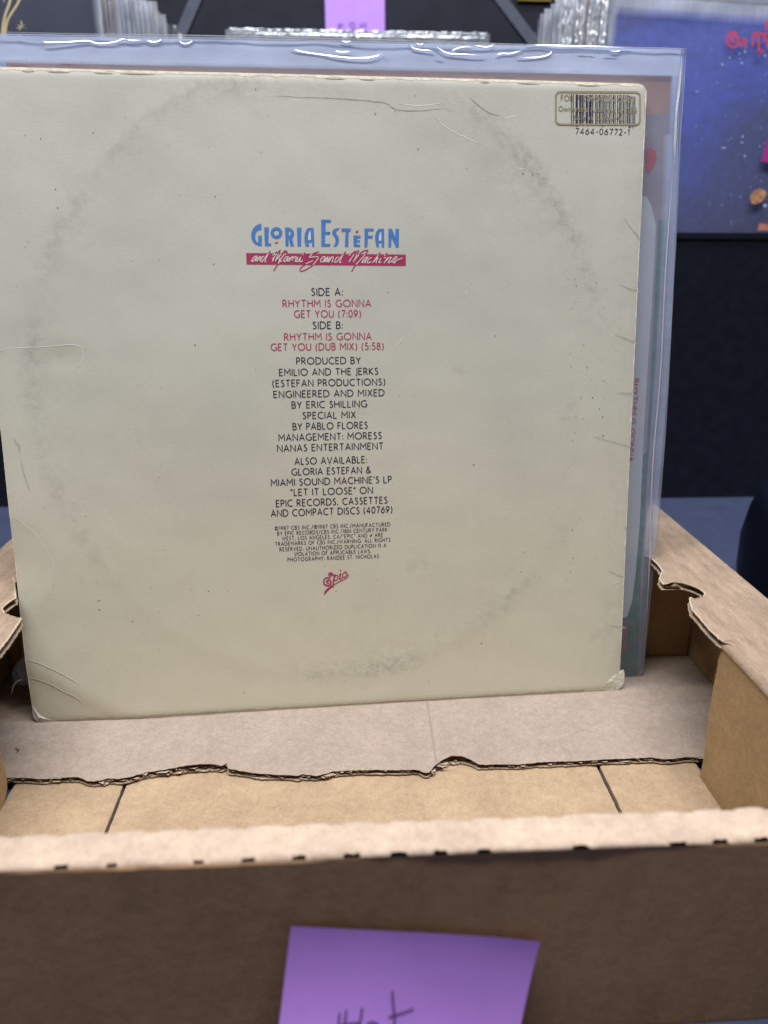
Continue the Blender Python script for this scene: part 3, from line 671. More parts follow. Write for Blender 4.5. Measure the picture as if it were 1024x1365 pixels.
# ---- printed words
navy, red = MB(), MB()
def put(mb, t, xa, xb, yb, cap_px, wt=.15, track=.27):
    cxm = (xa + xb) / 2; a, b = uv(xa, yb), uv(xb, yb); c0 = uv(cxm, yb); c1_ = uv(cxm, yb - cap_px)
    line_text(mb, t, a.x, b.x, c0.y, c1_.y - c0.y, L1, wt, track)
put(navy, 'SIDE A:', 415.5, 456.7, 393.7, 9.3); put(red, 'RHYTHM IS GONNA', 377.4, 494.3, 408.9, 9); put(red, 'GET YOU (7:09)', 392.7, 481, 422.8, 9)
put(navy, 'SIDE B:', 417.3, 456.7, 438, 9); put(red, 'RHYTHM IS GONNA', 379.5, 495, 453, 8.9); put(red, 'GET YOU (DUB MIX) (5:58)', 361.7, 511.3, 466.5, 8.9)
for t, a, b, y in (('PRODUCED BY', 395.6, 480.5, 485), ('EMILIO AND THE JERKS', 372.8, 504, 499.8), ('(ESTEFAN PRODUCTIONS)', 363.6, 513.3, 514.3), ('ENGINEERED AND MIXED', 365.2, 512.3, 528.8), ('BY ERIC SHILLING', 389.4, 489, 543.2),
                   ('SPECIAL MIX', 403.8, 474, 557.6), ('BY PABLO FLORES', 390.7, 490, 571.9), ('MANAGEMENT: MORESS', 372, 508.6, 586.2), ('NANAS ENTERTAINMENT', 370, 510.8, 600.3),
                   ('ALSO AVAILABLE:', 393.3, 489, 618), ('GLORIA ESTEFAN &', 389.2, 494.2, 632), ('MIAMI SOUND MACHINE\'S LP', 361.7, 522, 645.6), ('“LET IT LOOSE” ON', 388, 497, 659.2), ('EPIC RECORDS, CASSETTES', 368.5, 516.4, 673.2), ('AND COMPACT DISCS (40769)', 361.7, 523, 686)):
    put(navy, t, a, b, y, 8.5)
for t, a, b, y in (('©1987 CBS INC./℗1987 CBS INC./MANUFACTURED', 366.6, 520.3, 704), ('BY EPIC RECORDS/CBS INC./1801 CENTURY PARK', 369.9, 516.5, 711), ('WEST, LOS ANGELES, CA/“EPIC” AND ~ ARE', 376.4, 510.5, 717.8),
                   ('TRADEMARKS OF CBS INC./WARNING: ALL RIGHTS', 367, 520.4, 724.7), ('RESERVED. UNAUTHORIZED DUPLICATION IS A', 373, 514.8, 732), ('VIOLATION OF APPLICABLE LAWS.', 392.4, 494.5, 739), ('PHOTOGRAPHY: RANDEE ST. NICHOLAS', 383.7, 505, 746)):
    put(navy, t, a, b, y, 4.7, .15, .34)
navy.build('credits_print', PNAVY, slv); red.build('song_titles_print', PRED2, slv)

# ---- title lettering traced as outlines
Z1 = lambda x, y: uv(320 + x / 8.533, 285 + y / 8.533)
Z2 = lambda x, y: uv(430 + x / 8.533, 285 + y / 8.533)
m = MB()
def poly(Zf, pts, mb=m, lay=L1):
    P = [Zf(*p) for p in pts]; mb.flat([(p.x, p.y, lay(*p)) for p in P])
def ring(Zf, cx, cy, ro, ri, mb=m, a0=0, a1=360, sy=1):
    n = 28; A = []
    for i in range(n + 1):
        a = math.radians(a0 + (a1 - a0) * i / n)
        for r_ in (ro, ri): q = Zf(cx + r_ * math.cos(a), cy + r_ * sy * math.sin(a)); A.append((q.x, q.y, L1(*q)))
    mb.add(A, [(2 * i, 2 * i + 1, 2 * i + 3, 2 * i + 2) for i in range(n)])
poly(Z1, [(243, 112), (215, 118), (180, 135), (150, 165), (133, 205), (127, 245), (132, 285), (148, 320), (175, 345), (210, 362), (248, 368), (248, 248), (208, 250), (208, 332), (190, 318), (176, 290), (172, 255), (177, 225), (190, 200), (215, 186), (245, 183)])
poly(Z1, [(275, 154), (330, 154), (322, 335), (356, 336), (354, 367), (284, 367)])
ring(Z1, 415, 218, 67, 30)
def rtri(Zf, ox=0):
    poly(Zf, [(512, 155), (556, 157), (590, 172), (612, 200), (618, 235), (605, 265), (595, 275), (614, 368), (575, 370), (556, 285), (556, 250), (572, 240), (580, 225), (576, 205), (556, 195), (552, 370), (520, 370)])
rtri(Z1)
poly(Z1, [(648, 158), (700, 159), (694, 371), (656, 371)])
poly(Z1, [(745, 372), (733, 290), (736, 235), (750, 190), (775, 160), (838, 160), (846, 374), (822, 374), (820, 328), (782, 328), (786, 374)])
Aholes = []
poly(Z1, [(922, 68), (1032, 68), (1032, 100), (974, 100), (972, 205), (1025, 205), (1025, 236), (970, 236), (964, 344), (1024, 343), (1024, 374), (930, 374)])
# letters of the second half
poly(Z2, [(-14, 68), (97, 68), (92, 102), (35, 101), (31, 205), (86, 205), (84, 237), (31, 237), (27, 343), (88, 343), (85, 374), (-14, 374)])
poly(Z2, [(198, 163), (165, 163), (130, 175), (112, 198), (110, 225), (122, 250), (140, 270), (150, 300), (145, 335), (122, 374), (155, 372), (178, 345), (188, 305), (184, 270), (170, 245), (155, 225), (155, 205), (172, 190)])
poly(Z2, [(214, 166), (324, 168), (320, 204), (298, 203), (292, 377), (254, 377), (262, 203), (218, 208)])
poly(Z2, [(352, 247), (434, 249), (431, 280), (394, 279), (393, 300), (427, 301), (425, 324), (391, 324), (390, 351), (428, 351), (426, 376), (354, 375)])
poly(Z2, [(477, 167), (582, 169), (580, 200), (520, 199), (518, 248), (574, 250), (568, 281), (515, 280), (510, 380), (478, 380)])
poly(Z2, [(614, 380), (600, 310), (598, 250), (610, 205), (640, 170), (700, 171), (701, 382), (674, 381), (673, 334), (640, 334), (642, 380)])
poly(Z2, [(748, 171), (790, 172), (826, 268), (830, 171), (869, 172), (867, 383), (836, 383), (786, 280), (778, 381), (750, 381)])
m.build('title_print', PBLUE, slv)
# counters of the two A's printed as bare board
m = MB(); poly(Z1, [(778, 300), (774, 262), (782, 225), (796, 196), (804, 198), (808, 300)], m, L2); m.build('letter_counter', CREAMP, slv); m = MB(); poly(Z2, [(640, 308), (640, 268), (648, 232), (660, 208), (668, 209), (670, 308)], m, L2); m.build('letter_counter', CREAMP, slv)
m = MB(); poly(Z1, [(392, 320), (415, 325), (434, 318), (432, 330), (416, 342), (398, 332)], m); poly(Z2, [(378, 200), (392, 190), (408, 200), (404, 214), (390, 222), (376, 212)], m)
band1 = [uv(328.2, 337.2), uv(541, 339.4), uv(541, 354.4), uv(328.8, 352.3)]
m.flat([(p.x, p.y, L1(*p)) for p in band1]) if False else None
n = 60; A = []
for i in range(n + 1):
    t = i / n; a = band1[0].lerp(band1[1], t); b = band1[3].lerp(band1[2], t); A += [(a.x, a.y, L1(*a)), (b.x, b.y, L1(*b))]
m.add(A, [(2 * i, 2 * i + 1, 2 * i + 3, 2 * i + 2) for i in range(n)])
scr = []   # script strokes, zoom coordinates
s1 = lambda *p: scr.append([Z1(*q) for q in p]); s2_ = lambda *p: scr.append([Z2(*q) for q in p])
s1((190, 482), (165, 490), (135, 530), (140, 545), (165, 525), (195, 482), (178, 535), (195, 535))
s1((205, 495), (196, 535), (222, 490), (235, 490), (224, 530), (240, 530))
s1((275, 485), (255, 492), (238, 530), (250, 545), (275, 515), (345, 422)); s1((330, 440), (290, 520), (285, 545), (300, 545))
s1((370, 470), (390, 460), (415, 440), (368, 545)); s1((368, 520), (440, 430), (455, 425), (400, 540)); s1((415, 520), (495, 435), (520, 430), (440, 560), (382, 650)); s1((455, 500), (445, 545), (465, 530))
s1((540, 424), (515, 470)); s1((480, 490), (460, 540), (478, 538))
s1((545, 488), (520, 495), (500, 530), (508, 545), (535, 520), (550, 490), (538, 538), (552, 538))
s1((570, 492), (556, 540), (590, 492), (602, 492), (590, 535)); s1((598, 515), (625, 490), (640, 492), (628, 540), (645, 535))
s1((660, 492), (645, 535), (660, 545), (690, 495), (680, 540), (700, 545), (710, 525)); s1((738, 440), (712, 468))
s1((898, 430), (830, 455), (790, 495), (840, 490), (885, 490), (880, 520), (820, 590), (740, 640), (690, 652), (684, 630), (710, 600), (770, 560), (830, 535))
s1((945, 490), (920, 515), (920, 545), (945, 545), (970, 515), (965, 492), (945, 490)); s1((990, 492), (975, 540), (990, 545), (1020, 500), (1012, 545))
s2_((30, 492), (12, 525), (18, 548), (50, 510), (62, 492), (48, 545), (66, 540)); s2_((85, 492), (70, 550), (105, 495), (122, 495), (110, 545), (124, 545))
s2_((185, 495), (160, 500), (142, 535), (150, 555), (180, 525), (265, 432)); s2_((240, 455), (200, 530), (195, 555), (215, 550))
s2_((298, 475), (330, 455), (375, 430), (300, 550)); s2_((310, 530), (380, 440), (410, 428), (350, 550)); s2_((350, 545), (440, 440), (515, 425), (380, 580), (330, 658))
Z6 = lambda x, y: uv(480 + x / 15.75, 330 + y / 15.75)
s6 = lambda *p: scr.append([Z6(*q) for q in p])
s6((165, 200), (110, 215), (50, 285), (48, 322), (100, 275), (165, 205), (105, 310), (125, 322)); s6((245, 215), (205, 225), (155, 295), (170, 326), (235, 295))
s6((425, 98), (260, 328)); s6((290, 300), (345, 235), (378, 215), (335, 305), (352, 320)); s6((440, 222), (398, 300), (408, 322), (445, 295)); s6((568, 112), (512, 182))
s6((500, 222), (545, 215)); s6((590, 205), (500, 330)); s6((530, 300), (600, 225), (655, 210), (595, 305), (610, 322), (660, 290))
s6((700, 270), (770, 225), (765, 195), (720, 215), (670, 285), (690, 312), (760, 275), (890, 220)); s6((755, 282), (708, 342))
inn = MB()
vtop = lambda u: band1[0].y + (band1[1].y - band1[0].y) * (u - band1[0].x) / (band1[1].x - band1[0].x)
vbot = lambda u: band1[3].y + (band1[2].y - band1[3].y) * (u - band1[3].x) / (band1[2].x - band1[3].x)
for s in scr:
    P = dens(smooth_curve(s, 6), .0003); ribbon(m, P, .00050, L1)
    cur = []
    for p in P:
        if vbot(p.x) + .0001 < p.y < vtop(p.x) - .0001: cur.append(p)
        else:
            if len(cur) > 1: ribbon(inn, cur, .00042, L3)
            cur = []
    if len(cur) > 1: ribbon(inn, cur, .00042, L3)
m.build('subtitle_band', PRED, slv); inn.build('subtitle_script', CREAMP, slv)
# ---- label logo
Z3 = lambda x, y: uv(415 + x / 17.07, 750 + y / 17.07)
m = MB()
def st(pts, w, taper=False): ribbon(m, smooth_curve([Z3(*p) for p in pts], 5), w / 17.07 / 2700 * 1.0, L1, 0, taper)
st([(455, 290), (440, 262), (465, 255), (478, 278), (455, 300), (418, 300), (395, 270), (410, 242), (450, 232), (480, 250), (492, 285)], 30)
st([(440, 350), (400, 345), (345, 350), (300, 385), (285, 440), (300, 490), (350, 520), (410, 515), (445, 475), (445, 430), (415, 400), (375, 405), (355, 435), (375, 465), (400, 450)], 38)
st([(500, 300), (540, 280), (525, 330), (505, 400), (500, 500), (490, 570)], 34); st([(520, 350), (560, 295), (600, 300), (605, 350), (580, 400), (545, 410), (530, 385)], 28)
st([(640, 290), (670, 255), (650, 320), (645, 370), (670, 375), (700, 340)], 32); st([(648, 180), (682, 182)], 36)
st([(770, 255), (800, 240), (795, 215), (760, 215), (725, 255), (710, 305), (730, 335), (775, 320), (820, 270), (845, 290), (825, 330), (760, 375), (650, 430), (540, 490)], 24)
poly(Z3, [(540, 480), (450, 520), (360, 590), (300, 655), (292, 745), (330, 700), (400, 625), (480, 560), (530, 520)], m)
m.build('label_logo_print', PRED, slv)
# ---- barcode and stamp
Z5 = lambda x, y: uv(720 + x / 5.689, 100 + y / 5.689)
m = MB()
def bar(x, w, y0, y1): poly(Z5, [(x, y0), (x + w, y0), (x + w, y1), (x, y1)], m, L1)
rs = random.Random(21)
for x, w in ((234, 6), (248, 6)): bar(x, w, 148, 388)
for x, w in ((268, 11), (280, 6)): bar(x, w, 148, 390)
for x, w in ((296, 14), (314, 10), (328, 6), (346, 12), (360, 5), (370, 20), (394, 8), (418, 10), (434, 5), (446, 9), (458, 4), (486, 5), (496, 8), (512, 5), (524, 9), (540, 4), (552, 10), (568, 5), (584, 6), (600, 12), (618, 5), (630, 10), (648, 6), (660, 8)): bar(x, w, 152, 366)
for x, w in ((468, 5), (477, 5)): bar(x, w, 152, 394)
for x, w in ((672, 9), (686, 6)): bar(x, w, 158, 402)
for x, w in ((700, 5), (708, 4), (716, 6)): bar(x, w, 164, 390 if x > 705 else 402)
put(m, '7464-06772-1', 720 + 268 / 5.689, 720 + 675 / 5.689, 100 + 452 / 5.689, 7.6, .15, .30)
m.build('barcode_print', PNAVY, slv)
m = MB()
P = [Z5(*q) for q in [(150, 128)] ]
rr = []
X0, Y0, X1, Y1, rd = 118, 130, 758, 376, 34
for cxx, cyy, a0 in ((X1 - rd, Y0 + rd, -90), (X1 - rd, Y1 - rd, 0), (X0 + rd, Y1 - rd, 90), (X0 + rd, Y0 + rd, 180)):
    for i in range(7): a = math.radians(a0 + i * 15); rr.append((cxx + rd * math.cos(a), cyy + rd * math.sin(a)))
rr.append(rr[0]); rr = [Z5(*p) for p in rr]; rr2 = []
for a, b in zip(rr[:-1], rr[1:]):
    nnn = max(1, int((b - a).length / .002)); rr2 += [a.lerp(b, i / nnn) for i in range(nnn)]
rr2.append(rr2[0]); ribbon(m, rr2, .00085, L2)
put(m, 'FOR PROMOTION ONLY', 720 + 158 / 5.689, 720 + 715 / 5.689, 100 + 203 / 5.689, 7.0, .26, .30)
m.build('promo_stamp', GOLD, slv)
def bfont(body, u0, u1, vb, hgt, mat, name, parent, off):
    cu = bpy.data.curves.new(name, 'FONT'); cu.body = body; cu.size = 1; cu.offset = off
    to = bpy.data.objects.new(name, cu); COL.objects.link(to); dg = bpy.context.evaluated_depsgraph_get(); me = bpy.data.meshes.new_from_object(to.evaluated_get(dg))
    bpy.data.objects.remove(to); xsx = [v.co.x for v in me.vertices]; a, b = min(xsx), max(xsx)
    for v in me.vertices:
        u = u0 + (v.co.x - a) / (b - a) * (u1 - u0); vv = vb + v.co.y * hgt; v.co = (u, vv, hs(u, vv) + .00012)
    me.materials.append(mat); o = bpy.data.objects.new(name, me); COL.objects.link(o); o.parent = parent; return o
a, b = Z5(136, 275), Z5(735, 278); bfont('Ownership Reserved by CBS', a.x, b.x, a.y, .0033, GOLD, 'promo_stamp_text', slv, .012)
a, b = Z5(250, 340), Z5(640, 342); bfont('Sale is Unlawful', a.x, b.x, a.y, .0030, GOLD, 'promo_stamp_text', slv, .006)

# ================================================================== SECOND COVER (behind) AND ITS PLASTIC BAG
P2r = onZ(848, 907, .0072)
def solve_len(P, px, py, L):
    r = ray(px, py).normalized(); oc = CAM - P; b_ = r.dot(oc); c_ = oc.length_squared - L * L; dsc = b_ * b_ - c_
    if dsc < 0: return CAM + r * (-b_)
    return CAM + r * (-b_ + math.sqrt(dsc))
P2t = solve_len(P2r, 896, 101, .3125)
Y2 = (P2t - P2r).normalized(); X2 = xs - Y2 * xs.dot(Y2); X2.normalize(); N2 = X2.cross(Y2)
P2 = P2r - X2 * SZ
def gap(): return [(CAMp - P2).dot(N2) for CAMp in (PBL, PBL + xs * SZ, PBL + ys * SZ, PBL + xs * SZ + ys * SZ)]
# push back so that the front sleeve stays clear of it
need = .0052 - min(gap())
if need > 0: P2 = P2 - N2 * need
AX2 = (P2, X2, Y2, N2)
c2o = empty('record_cover', P2, (X2, Y2, N2))
tag(c2o, 'salmon and green record cover peeking out behind the cream sleeve', 'record cover')
SAL = plain('salmon_print', (.47, .27, .215), .5, .3, .08, 80); MAUVE = plain('mauve_print', (.33, .28, .33), .5, .3, .10, 60); TEAL = plain('teal_print', (.06, .17, .17), .5, .3, .3, 160)
GREENP = plain('green_print', (.055, .135, .065), .5, .3, .4, 200); WHP = plain('white_print', (.62, .63, .66), .5, .3, .05, 60); REDP = plain('red_print', (.55, .05, .07), .5, .3, .1, 200)
w2 = uv(896, 101, ax=AX2).x; h2 = uv(896, 101, ax=AX2).y; w0 = uv(8, 83, ax=AX2).x
tl2 = uv(8, 83, ax=AX2); tr2 = Vector((w2, h2)); br2 = uv(848, 907, ax=AX2); bl2 = br2 + (tl2 - tr2)
m = MB(); m.prism([(q.x, q.y, 0) for q in (bl2, br2, tr2, tl2)], Vector((0, 0, -.003))); m.build('cover_board', SAL, c2o, True)
u2 = lambda px, py: uv(px, py, ax=AX2)
def patch(px, mat, name, lift):
    m = MB(); m.flat([(q.x, q.y, lift) for q in (u2(*p) for p in px)]); return m.build(name, mat, c2o)
def clampr(pts): return pts
patch([(820, 152), (893, 152), (881, 420), (868, 600), (848, 906), (800, 908)], MAUVE, 'mauve_panel', .00008)
patch([(878, 292), (886, 296), (873, 500), (862, 640), (852, 830), (849, 905), (800, 906), (800, 700), (862, 600)], TEAL, 'teal_stripe', .00014)
patch([(835, 800), (852, 740), (854.5, 780), (849, 905), (800, 906), (800, 800)], GREENP, 'green_patch', .0002)
wcurve = [(800, 262), (862, 262), (868, 275), (874, 300), (873, 330), (869, 400), (862.5, 500), (857, 600), (852.5, 700), (847.5, 760), (842.5, 800), (836, 822), (800, 830)]
patch(wcurve, WHP, 'white_shape', .00026)
patch([(860, 200), (868, 196), (874, 202), (875, 212), (871, 222), (862, 232)], REDP, 'red_mark', .0003)
# rotated red lettering down the edge
m = MB()
def vert_text(t, p_top, p_bot, capw):
    a, b = u2(*p_top), u2(*p_bot); L = (b - a).length; d = (b - a).normalized(); nrm = Vector((d.y, -d.x)); nrm = nrm if nrm.x > 0 else -nrm
    x = 0; nat = text_width(t, .25); k = L / nat
    for c in t:
        w, stx = G[c]
        for s in stx:
            Q = [a + d * ((x + p[0]) * k) + nrm * (p[1] * capw) for p in s]; ribbon(m, Q, .00055, lambda u, v: .00036)
        x += w + .25
vert_text('RHYTHM IS GONNA', (846, 505), (838, 615), .0021); m.build('edge_lettering', REDP, c2o); m = MB(); vert_text('STEREO MIX', (830.5, 828), (829.5, 869), .0022)
m.build('edge_lettering', REDP, c2o)

bag = empty('plastic_sleeve', P2, (X2, Y2, N2))
tag(bag, 'clear milky plastic outer sleeve around the salmon cover, its loose top standing above it', 'plastic sleeve')
def haze(o, fn):
    a = o.data.attributes.new('haze', 'FLOAT', 'POINT'); a.data.foreach_set('value', [fn(v.co) for v in o.data.vertices])
def film_sheet(pxq, w, name, mat, sd, amp=.0007, nu=120, nv=300):
    TL, TR, BR, BL = [u2(*p) for p in pxq]; m = MB()
    def f(s, t):
        a = TL.lerp(TR, s); b = BL.lerp(BR, s); p = b.lerp(a, t); off = 0
        if t > .85: off += (t - .85) / .15 * amp * (nz(p.x * 26, t * 7, sd) + .6 * nz(p.x * 80, t * 20, sd))
        if s > .955: off += (s - .955) / .045 * amp * .8 * nz(t * 16, s * 20, sd + 4)
        if s > .4: p = p + Vector((.0040 * math.sin(math.pi * t) * (s - .4) / .6, 0))
        if t < .03 and s > .97: p = p + Vector((-.004 * (1 - t / .03) ** 2 * (s - .97) / .03, .003 * (1 - t / .03) * ((s - .97) / .03) ** 2))
        if t < .05 and s < .04: p = p + Vector((-.0058 * (1 - s / .04) * math.sin(math.pi * min(1, (t + .012) / .062)), 0))
        return (p.x, p.y, w + off)
    m.grid(nu, nv, f); o = m.build(name, mat, bag); haze(o, lambda c: .27 if (c.x < w2 - .001 and c.y < h2 + (w2 - c.x) / .31 * (tl2.y - h2) - .0003) else 1.0 if c.y > h2 else (.30 + .35 * max(0, c.y) / .313)); return o  # right margin loses haze downwards, imitating the shade low in the tray
film_sheet([(-30, 37), (920, 60), (857, 911), (34, 912)], -.0052, 'back_film', FILMB, 2)
film_sheet([(-30, 48), (906, 67.5), (855, 909), (34, 911)], .0013, 'front_film', FILMF, 5)
# welded seams and rims
def fold(pts, w, lift, mat, name, mb=None, ridge=.0004):
    mm = mb or MB(); P = smooth_curve([u2(*p) for p in pts], 6); ribbon(mm, P, w, lambda u, v: lift, ridge, True)
    return mm if mb else mm.build(name, mat, bag)
m = MB()
for P, w in (([(920, 60), (916, 130), (911, 200), (905, 330), (898, 470), (890, 600), (876, 760), (858, 905)], .0007),): fold(P, w, -.0040, None, '', m)
m.build('film_rim', FOLD2, bag); m = MB()
fold([(0, 37.5), (120, 40), (300, 43), (500, 48), (700, 54.5), (850, 58), (920, 60)], .0006, -.0042, None, '', m)
m.build('film_rim', FOLD2, bag); m = MB()
fold([(0, 48.5), (256, 52.5), (500, 58), (700, 63.5), (850, 66), (906, 67.5)], .0005, .0022, None, '', m)
m.build('film_rim', FOLD2, bag); m = MB()
fold([(858, 905), (856, 911), (846, 913), (836, 912)], .0012, .002, None, '', m)
m.build('film_rim', FOLD2, bag); m = MB()
fold([(17, 925), (20, 912), (26, 905.5), (33, 904)], .0008, .002, None, '', m)
m.build('film_rim', FOLD2, bag)
m = MB()
fold([(906, 75), (903, 120), (899.5, 150), (897.5, 190), (895.5, 220)], .0016, .0022, None, '', m, .0009); m.build('side_seam', FOLD, bag); m = MB()
fold([(895, 215), (889, 300), (884, 380), (878, 500), (868, 620), (864, 740), (858, 850)], .0010, .0022, None, '', m, .0004)
m.build('side_seam', FOLD, bag)
# creases in the loose top, their glints painted as near-white strips
m = MB()
tops = [[(58, 51), (60, 57), (65, 59.5), (92, 59), (118, 57.5), (134, 61), (155, 59), (166, 55), (178, 57), (190, 56), (191.5, 53)], [(166, 54), (175, 54.5)], [(194, 56), (205, 59), (214, 57.5), (219, 54)], [(237, 54), (243, 60), (250, 61), (257, 58), (259, 54)], [(239, 54), (246, 58)],
        [(388, 66), (395, 69.5), (410, 73), (440, 77), (470, 80), (490, 79.5), (503, 76.5), (511, 71)], [(454, 56), (460, 59), (469, 57.5)], [(446, 70.5), (455, 72), (468, 71)],
        [(543, 59), (550, 67), (565, 69.5), (578, 70)], [(553, 58), (556, 62), (562, 62), (563, 58)], [(577, 62), (586, 69), (598, 74), (615, 75), (645, 76)], [(598, 72), (610, 67), (622, 65), (628, 68)], [(630, 62), (640, 65), (652, 65), (658, 60)], [(660, 76), (668, 74), (680, 74), (696, 68.5)], [(688, 79), (710, 79.5), (722, 78), (732, 74), (734, 67)],
        [(618, 60), (626, 61)], [(580, 77), (590, 79)], [(512, 78), (517, 74)], [(768, 73.5), (790, 74.3)], [(803, 75.5), (820, 75)], [(811, 70), (818, 71.5), (826, 69.5)], [(25, 49.5), (31, 50)], [(305, 45), (308, 45.5)], [(700, 62), (760, 64), (840, 66)], [(80, 81), (96, 82)], [(10, 83), (40, 81.5)]]
for P in tops: fold(P, .0008, .0019, FOLD, 'film_crease', None, .00026)

# ================================================================== VIOLET NOTE ON THE TRAY
tl, tr = onY(388, 1234, YF - .0012), onY(720.5, 1250, YF - .0012)
ax = (tr - tl).normalized(); dn = Vector((ax.z, 0, -ax.x)).normalized()
if dn.z > 0: dn = -dn
Lw = (tr - tl).length
note = empty('sticky_note', tl); tag(note, 'violet sticky note with handwriting on the outside of the front tray wall', 'sticky note')
def nf(s, t):
    p = tl + ax * (Lw * s) + dn * (.076 * t); curl = .020 * t ** 1.7 + .0012 * math.sin(s * 5) * t
    return p + Vector((-.0009 * t + (-.004 * t ** 2 * s), -curl - .0002, .0015 * s ** 6 * (1 - t) * -1))
m = MB(); m.grid(40, 40, lambda s, t: nf(s, t)); under(m.build('paper', NOTE), note)
m = MB()
def note_pt(px, py, f=nf, L=.0003):
    # nearest grid parameter to the pixel
    best = None
    for i in range(81):
        for j in range(81):
            p = f(i / 80, j / 80) - CAM; q = V(p.dot(R_), p.dot(U_), p.dot(F_)); X = PX0 + FPX * q.x / q.z; Y = PY0 - FPX * q.y / q.z; d = (X - px) ** 2 + (Y - py) ** 2
            if best is None or d < best[0]: best = (d, i / 80, j / 80, X, Y)
    return best[1], best[2]
def note_stroke(mb, pts, w, f, off):
    P = [Vector(note_pt(*p)) for p in pts] if f is nf else [Vector(note_pt(p[0], p[1], f)) for p in pts]
    P = smooth_curve(P, 8); A = []
    for i, p in enumerate(P):
        d = (P[min(i + 1, len(P) - 1)] - P[max(i - 1, 0)]); d = d.normalized() if d.length else Vector((1, 0)); n_ = Vector((-d.y, d.x)) * (w / .076 / 2)
        for s in (1, -1): q = p + n_ * s; A.append(f(*q) + off)
    mb.add(A, [(2 * i, 2 * i + 1, 2 * i + 3, 2 * i + 2) for i in range(len(P) - 1)])
off = Vector((0, -.0003, 0))
for P in ([(452, 1346), (453, 1358), (454, 1376)], [(461, 1340), (458, 1356), (456, 1380)], [(481, 1337), (480, 1350), (478, 1380)], [(456, 1362), (480, 1360)], [(487, 1366), (492, 1360), (500, 1359.5), (504, 1364), (500, 1374), (491, 1376), (487, 1366)], [(522.5, 1318), (523, 1335), (524, 1352), (525, 1378)], [(516, 1352.5), (530, 1348), (551.5, 1341.5)]):
    note_stroke(m, [(p[0], p[1] + 3) for p in P], .00055, nf, off)
under(m.build('handwriting', INK), note)

# ================================================================== BACKGROUND BINS
def bin_(name, label, x0, x1, y0, y1, z0, h, mat=BLACK, group='black record bins on the table'):
    r_ = empty(name, ((x0 + x1) / 2, y0, z0)); tag(r_, label, 'record bin', group)
    def pt(n, a, b): mm = MB(); mm.box(a, b); return under(mm.build(n, mat), r_)
    t = .006
    pt('front_panel', (x0, y0, z0), (x1, y0 + t, z0 + h)); pt('back_panel', (x0, y1 - t, z0), (x1, y1, z0 + h))
    pt('side_panel', (x0, y0 + t, z0), (x0 + t, y1 - t, z0 + h)); pt('side_panel', (x1 - t, y0 + t, z0), (x1, y1 - t, z0 + h)); pt('bottom_panel', (x0 + t, y0 + t, z0 + .001), (x1 - t, y1 - t, z0 + t))
    mm = MB(); mm.box((x0 - .001, y0 - .0015, z0 + h - .004), (x1 + .001, y0 + t + .001, z0 + h + .001)); under(mm.build('top_rim', mat), r_)
    return r_
YR = .688
bin_('record_bin', 'black bin at the right holding the blue record and its crowded row', .205, .60, YR, 1.02, 0, .249)
bin_('record_bin', 'black bin at the left edge, seen past the cream sleeve', -.60, -.150, YR, 1.02, 0, .25)
zc = onY(480, 52, .95).z
bin_('record_bin', 'low middle bin whose bagged records show as a white frilly line above the sleeve', -.16, .205, .935, .975, .12, zc - .12 - .01, BLACK2)
far = bin_('record_bin', 'far black bin carrying the violet note', -.30, .34, 1.03, 1.2, .25, .40, BLACK2)
m = MB(); m.box((-.30, 1.028, 0), (.34, 1.2, .249)); tag(m.build('bin_riser', BLACK2), 'black riser under the far bin with the violet note', 'riser')
# lighter upright split on the far bin
# records in the bins
COLS = [(.30, .12, .10), (.5, .48, .45), (.10, .12, .22), (.35, .16, .07), (.6, .6, .58), (.07, .07, .09), (.22, .22, .30), (.45, .38, .30), (.55, .53, .6)]
def bagged(label, xr, xl, y, z0, h, lean, col, group, detail=True, overhang=.006, mat=None, yaw=0):
    front_ = group is None; r_ = empty('bagged_record', (xl, y, z0)); tag(r_, label, 'record', group)
    r_.rotation_euler = (lean, 0, yaw)
    mm = MB(); mm.box((0, 0, 0), (xr - xl, .0028, h)); c = mm.build('cover', mat or col, r_)
    mm = MB(); W_ = xr - xl; sd = y * 50
    def f(s, t):
        u = -overhang + (W_ + 2 * overhang) * s; v = -.002 + (h + .002 + overhang * 1.6) * t
        e = max(0, abs(s - .5) * 2 - .93) / .07 + max(0, t - .94) / .06
        return (u, -.0012 - .006 * e * abs(nz(u * 60, v * 40, sd)) - .0006 * abs(nz(u * 20, v * 20, sd)), v)
    mm.grid(46, 46, f); mm.grid(6, 46, lambda s, t: (W_ + overhang * (1 - s * .2) + .001 * nz(t * 30, s * 9, sd), -.001 + s * .005, t * (h + overhang)))
    mm.grid(6, 46, lambda s, t: (-overhang * (1 - s * .2) + .001 * nz(t * 30, s * 9, sd), -.001 + s * .005, t * (h + overhang)))
    o = mm.build('plastic_bag', FILMC if front_ else FILMR, r_); haze(o, lambda c: (.12 if front_ else .5) if (0.002 < c.x < W_ - .002 and c.z < h - .001) else 1.0); return r_
def crumple(r_, u0, u1, v0, v1, sd, n=90):
    m = MB(); ver = (v1 - v0) > (u1 - u0)
    def f(s, t):
        a, c = (s, t) if not ver else (t, s)
        u = u0 + (u1 - u0) * (s if ver else t); v = v0 + (v1 - v0) * (t if ver else s); k = v if ver else u
        return (u + (.0012 * nz(k * 130, sd, 1) if ver else 0), -.0022 - .0030 * abs(nz(k * 210, s * 2.2 + sd, 3)) - .0012 * math.sin(s * 9), v + (0 if ver else .0016 * nz(k * 120, sd, 5) * s))
    m.grid(5, n, f); return m.build('crumpled_edge', FOLD, r_)
LEFT_N, RIGHT_N = 15, 13
cm = [plain('cover_ink_%s' % 'abcdefghi'[i], c, .6, .3, .1, 60) for i, c in enumerate(COLS)]
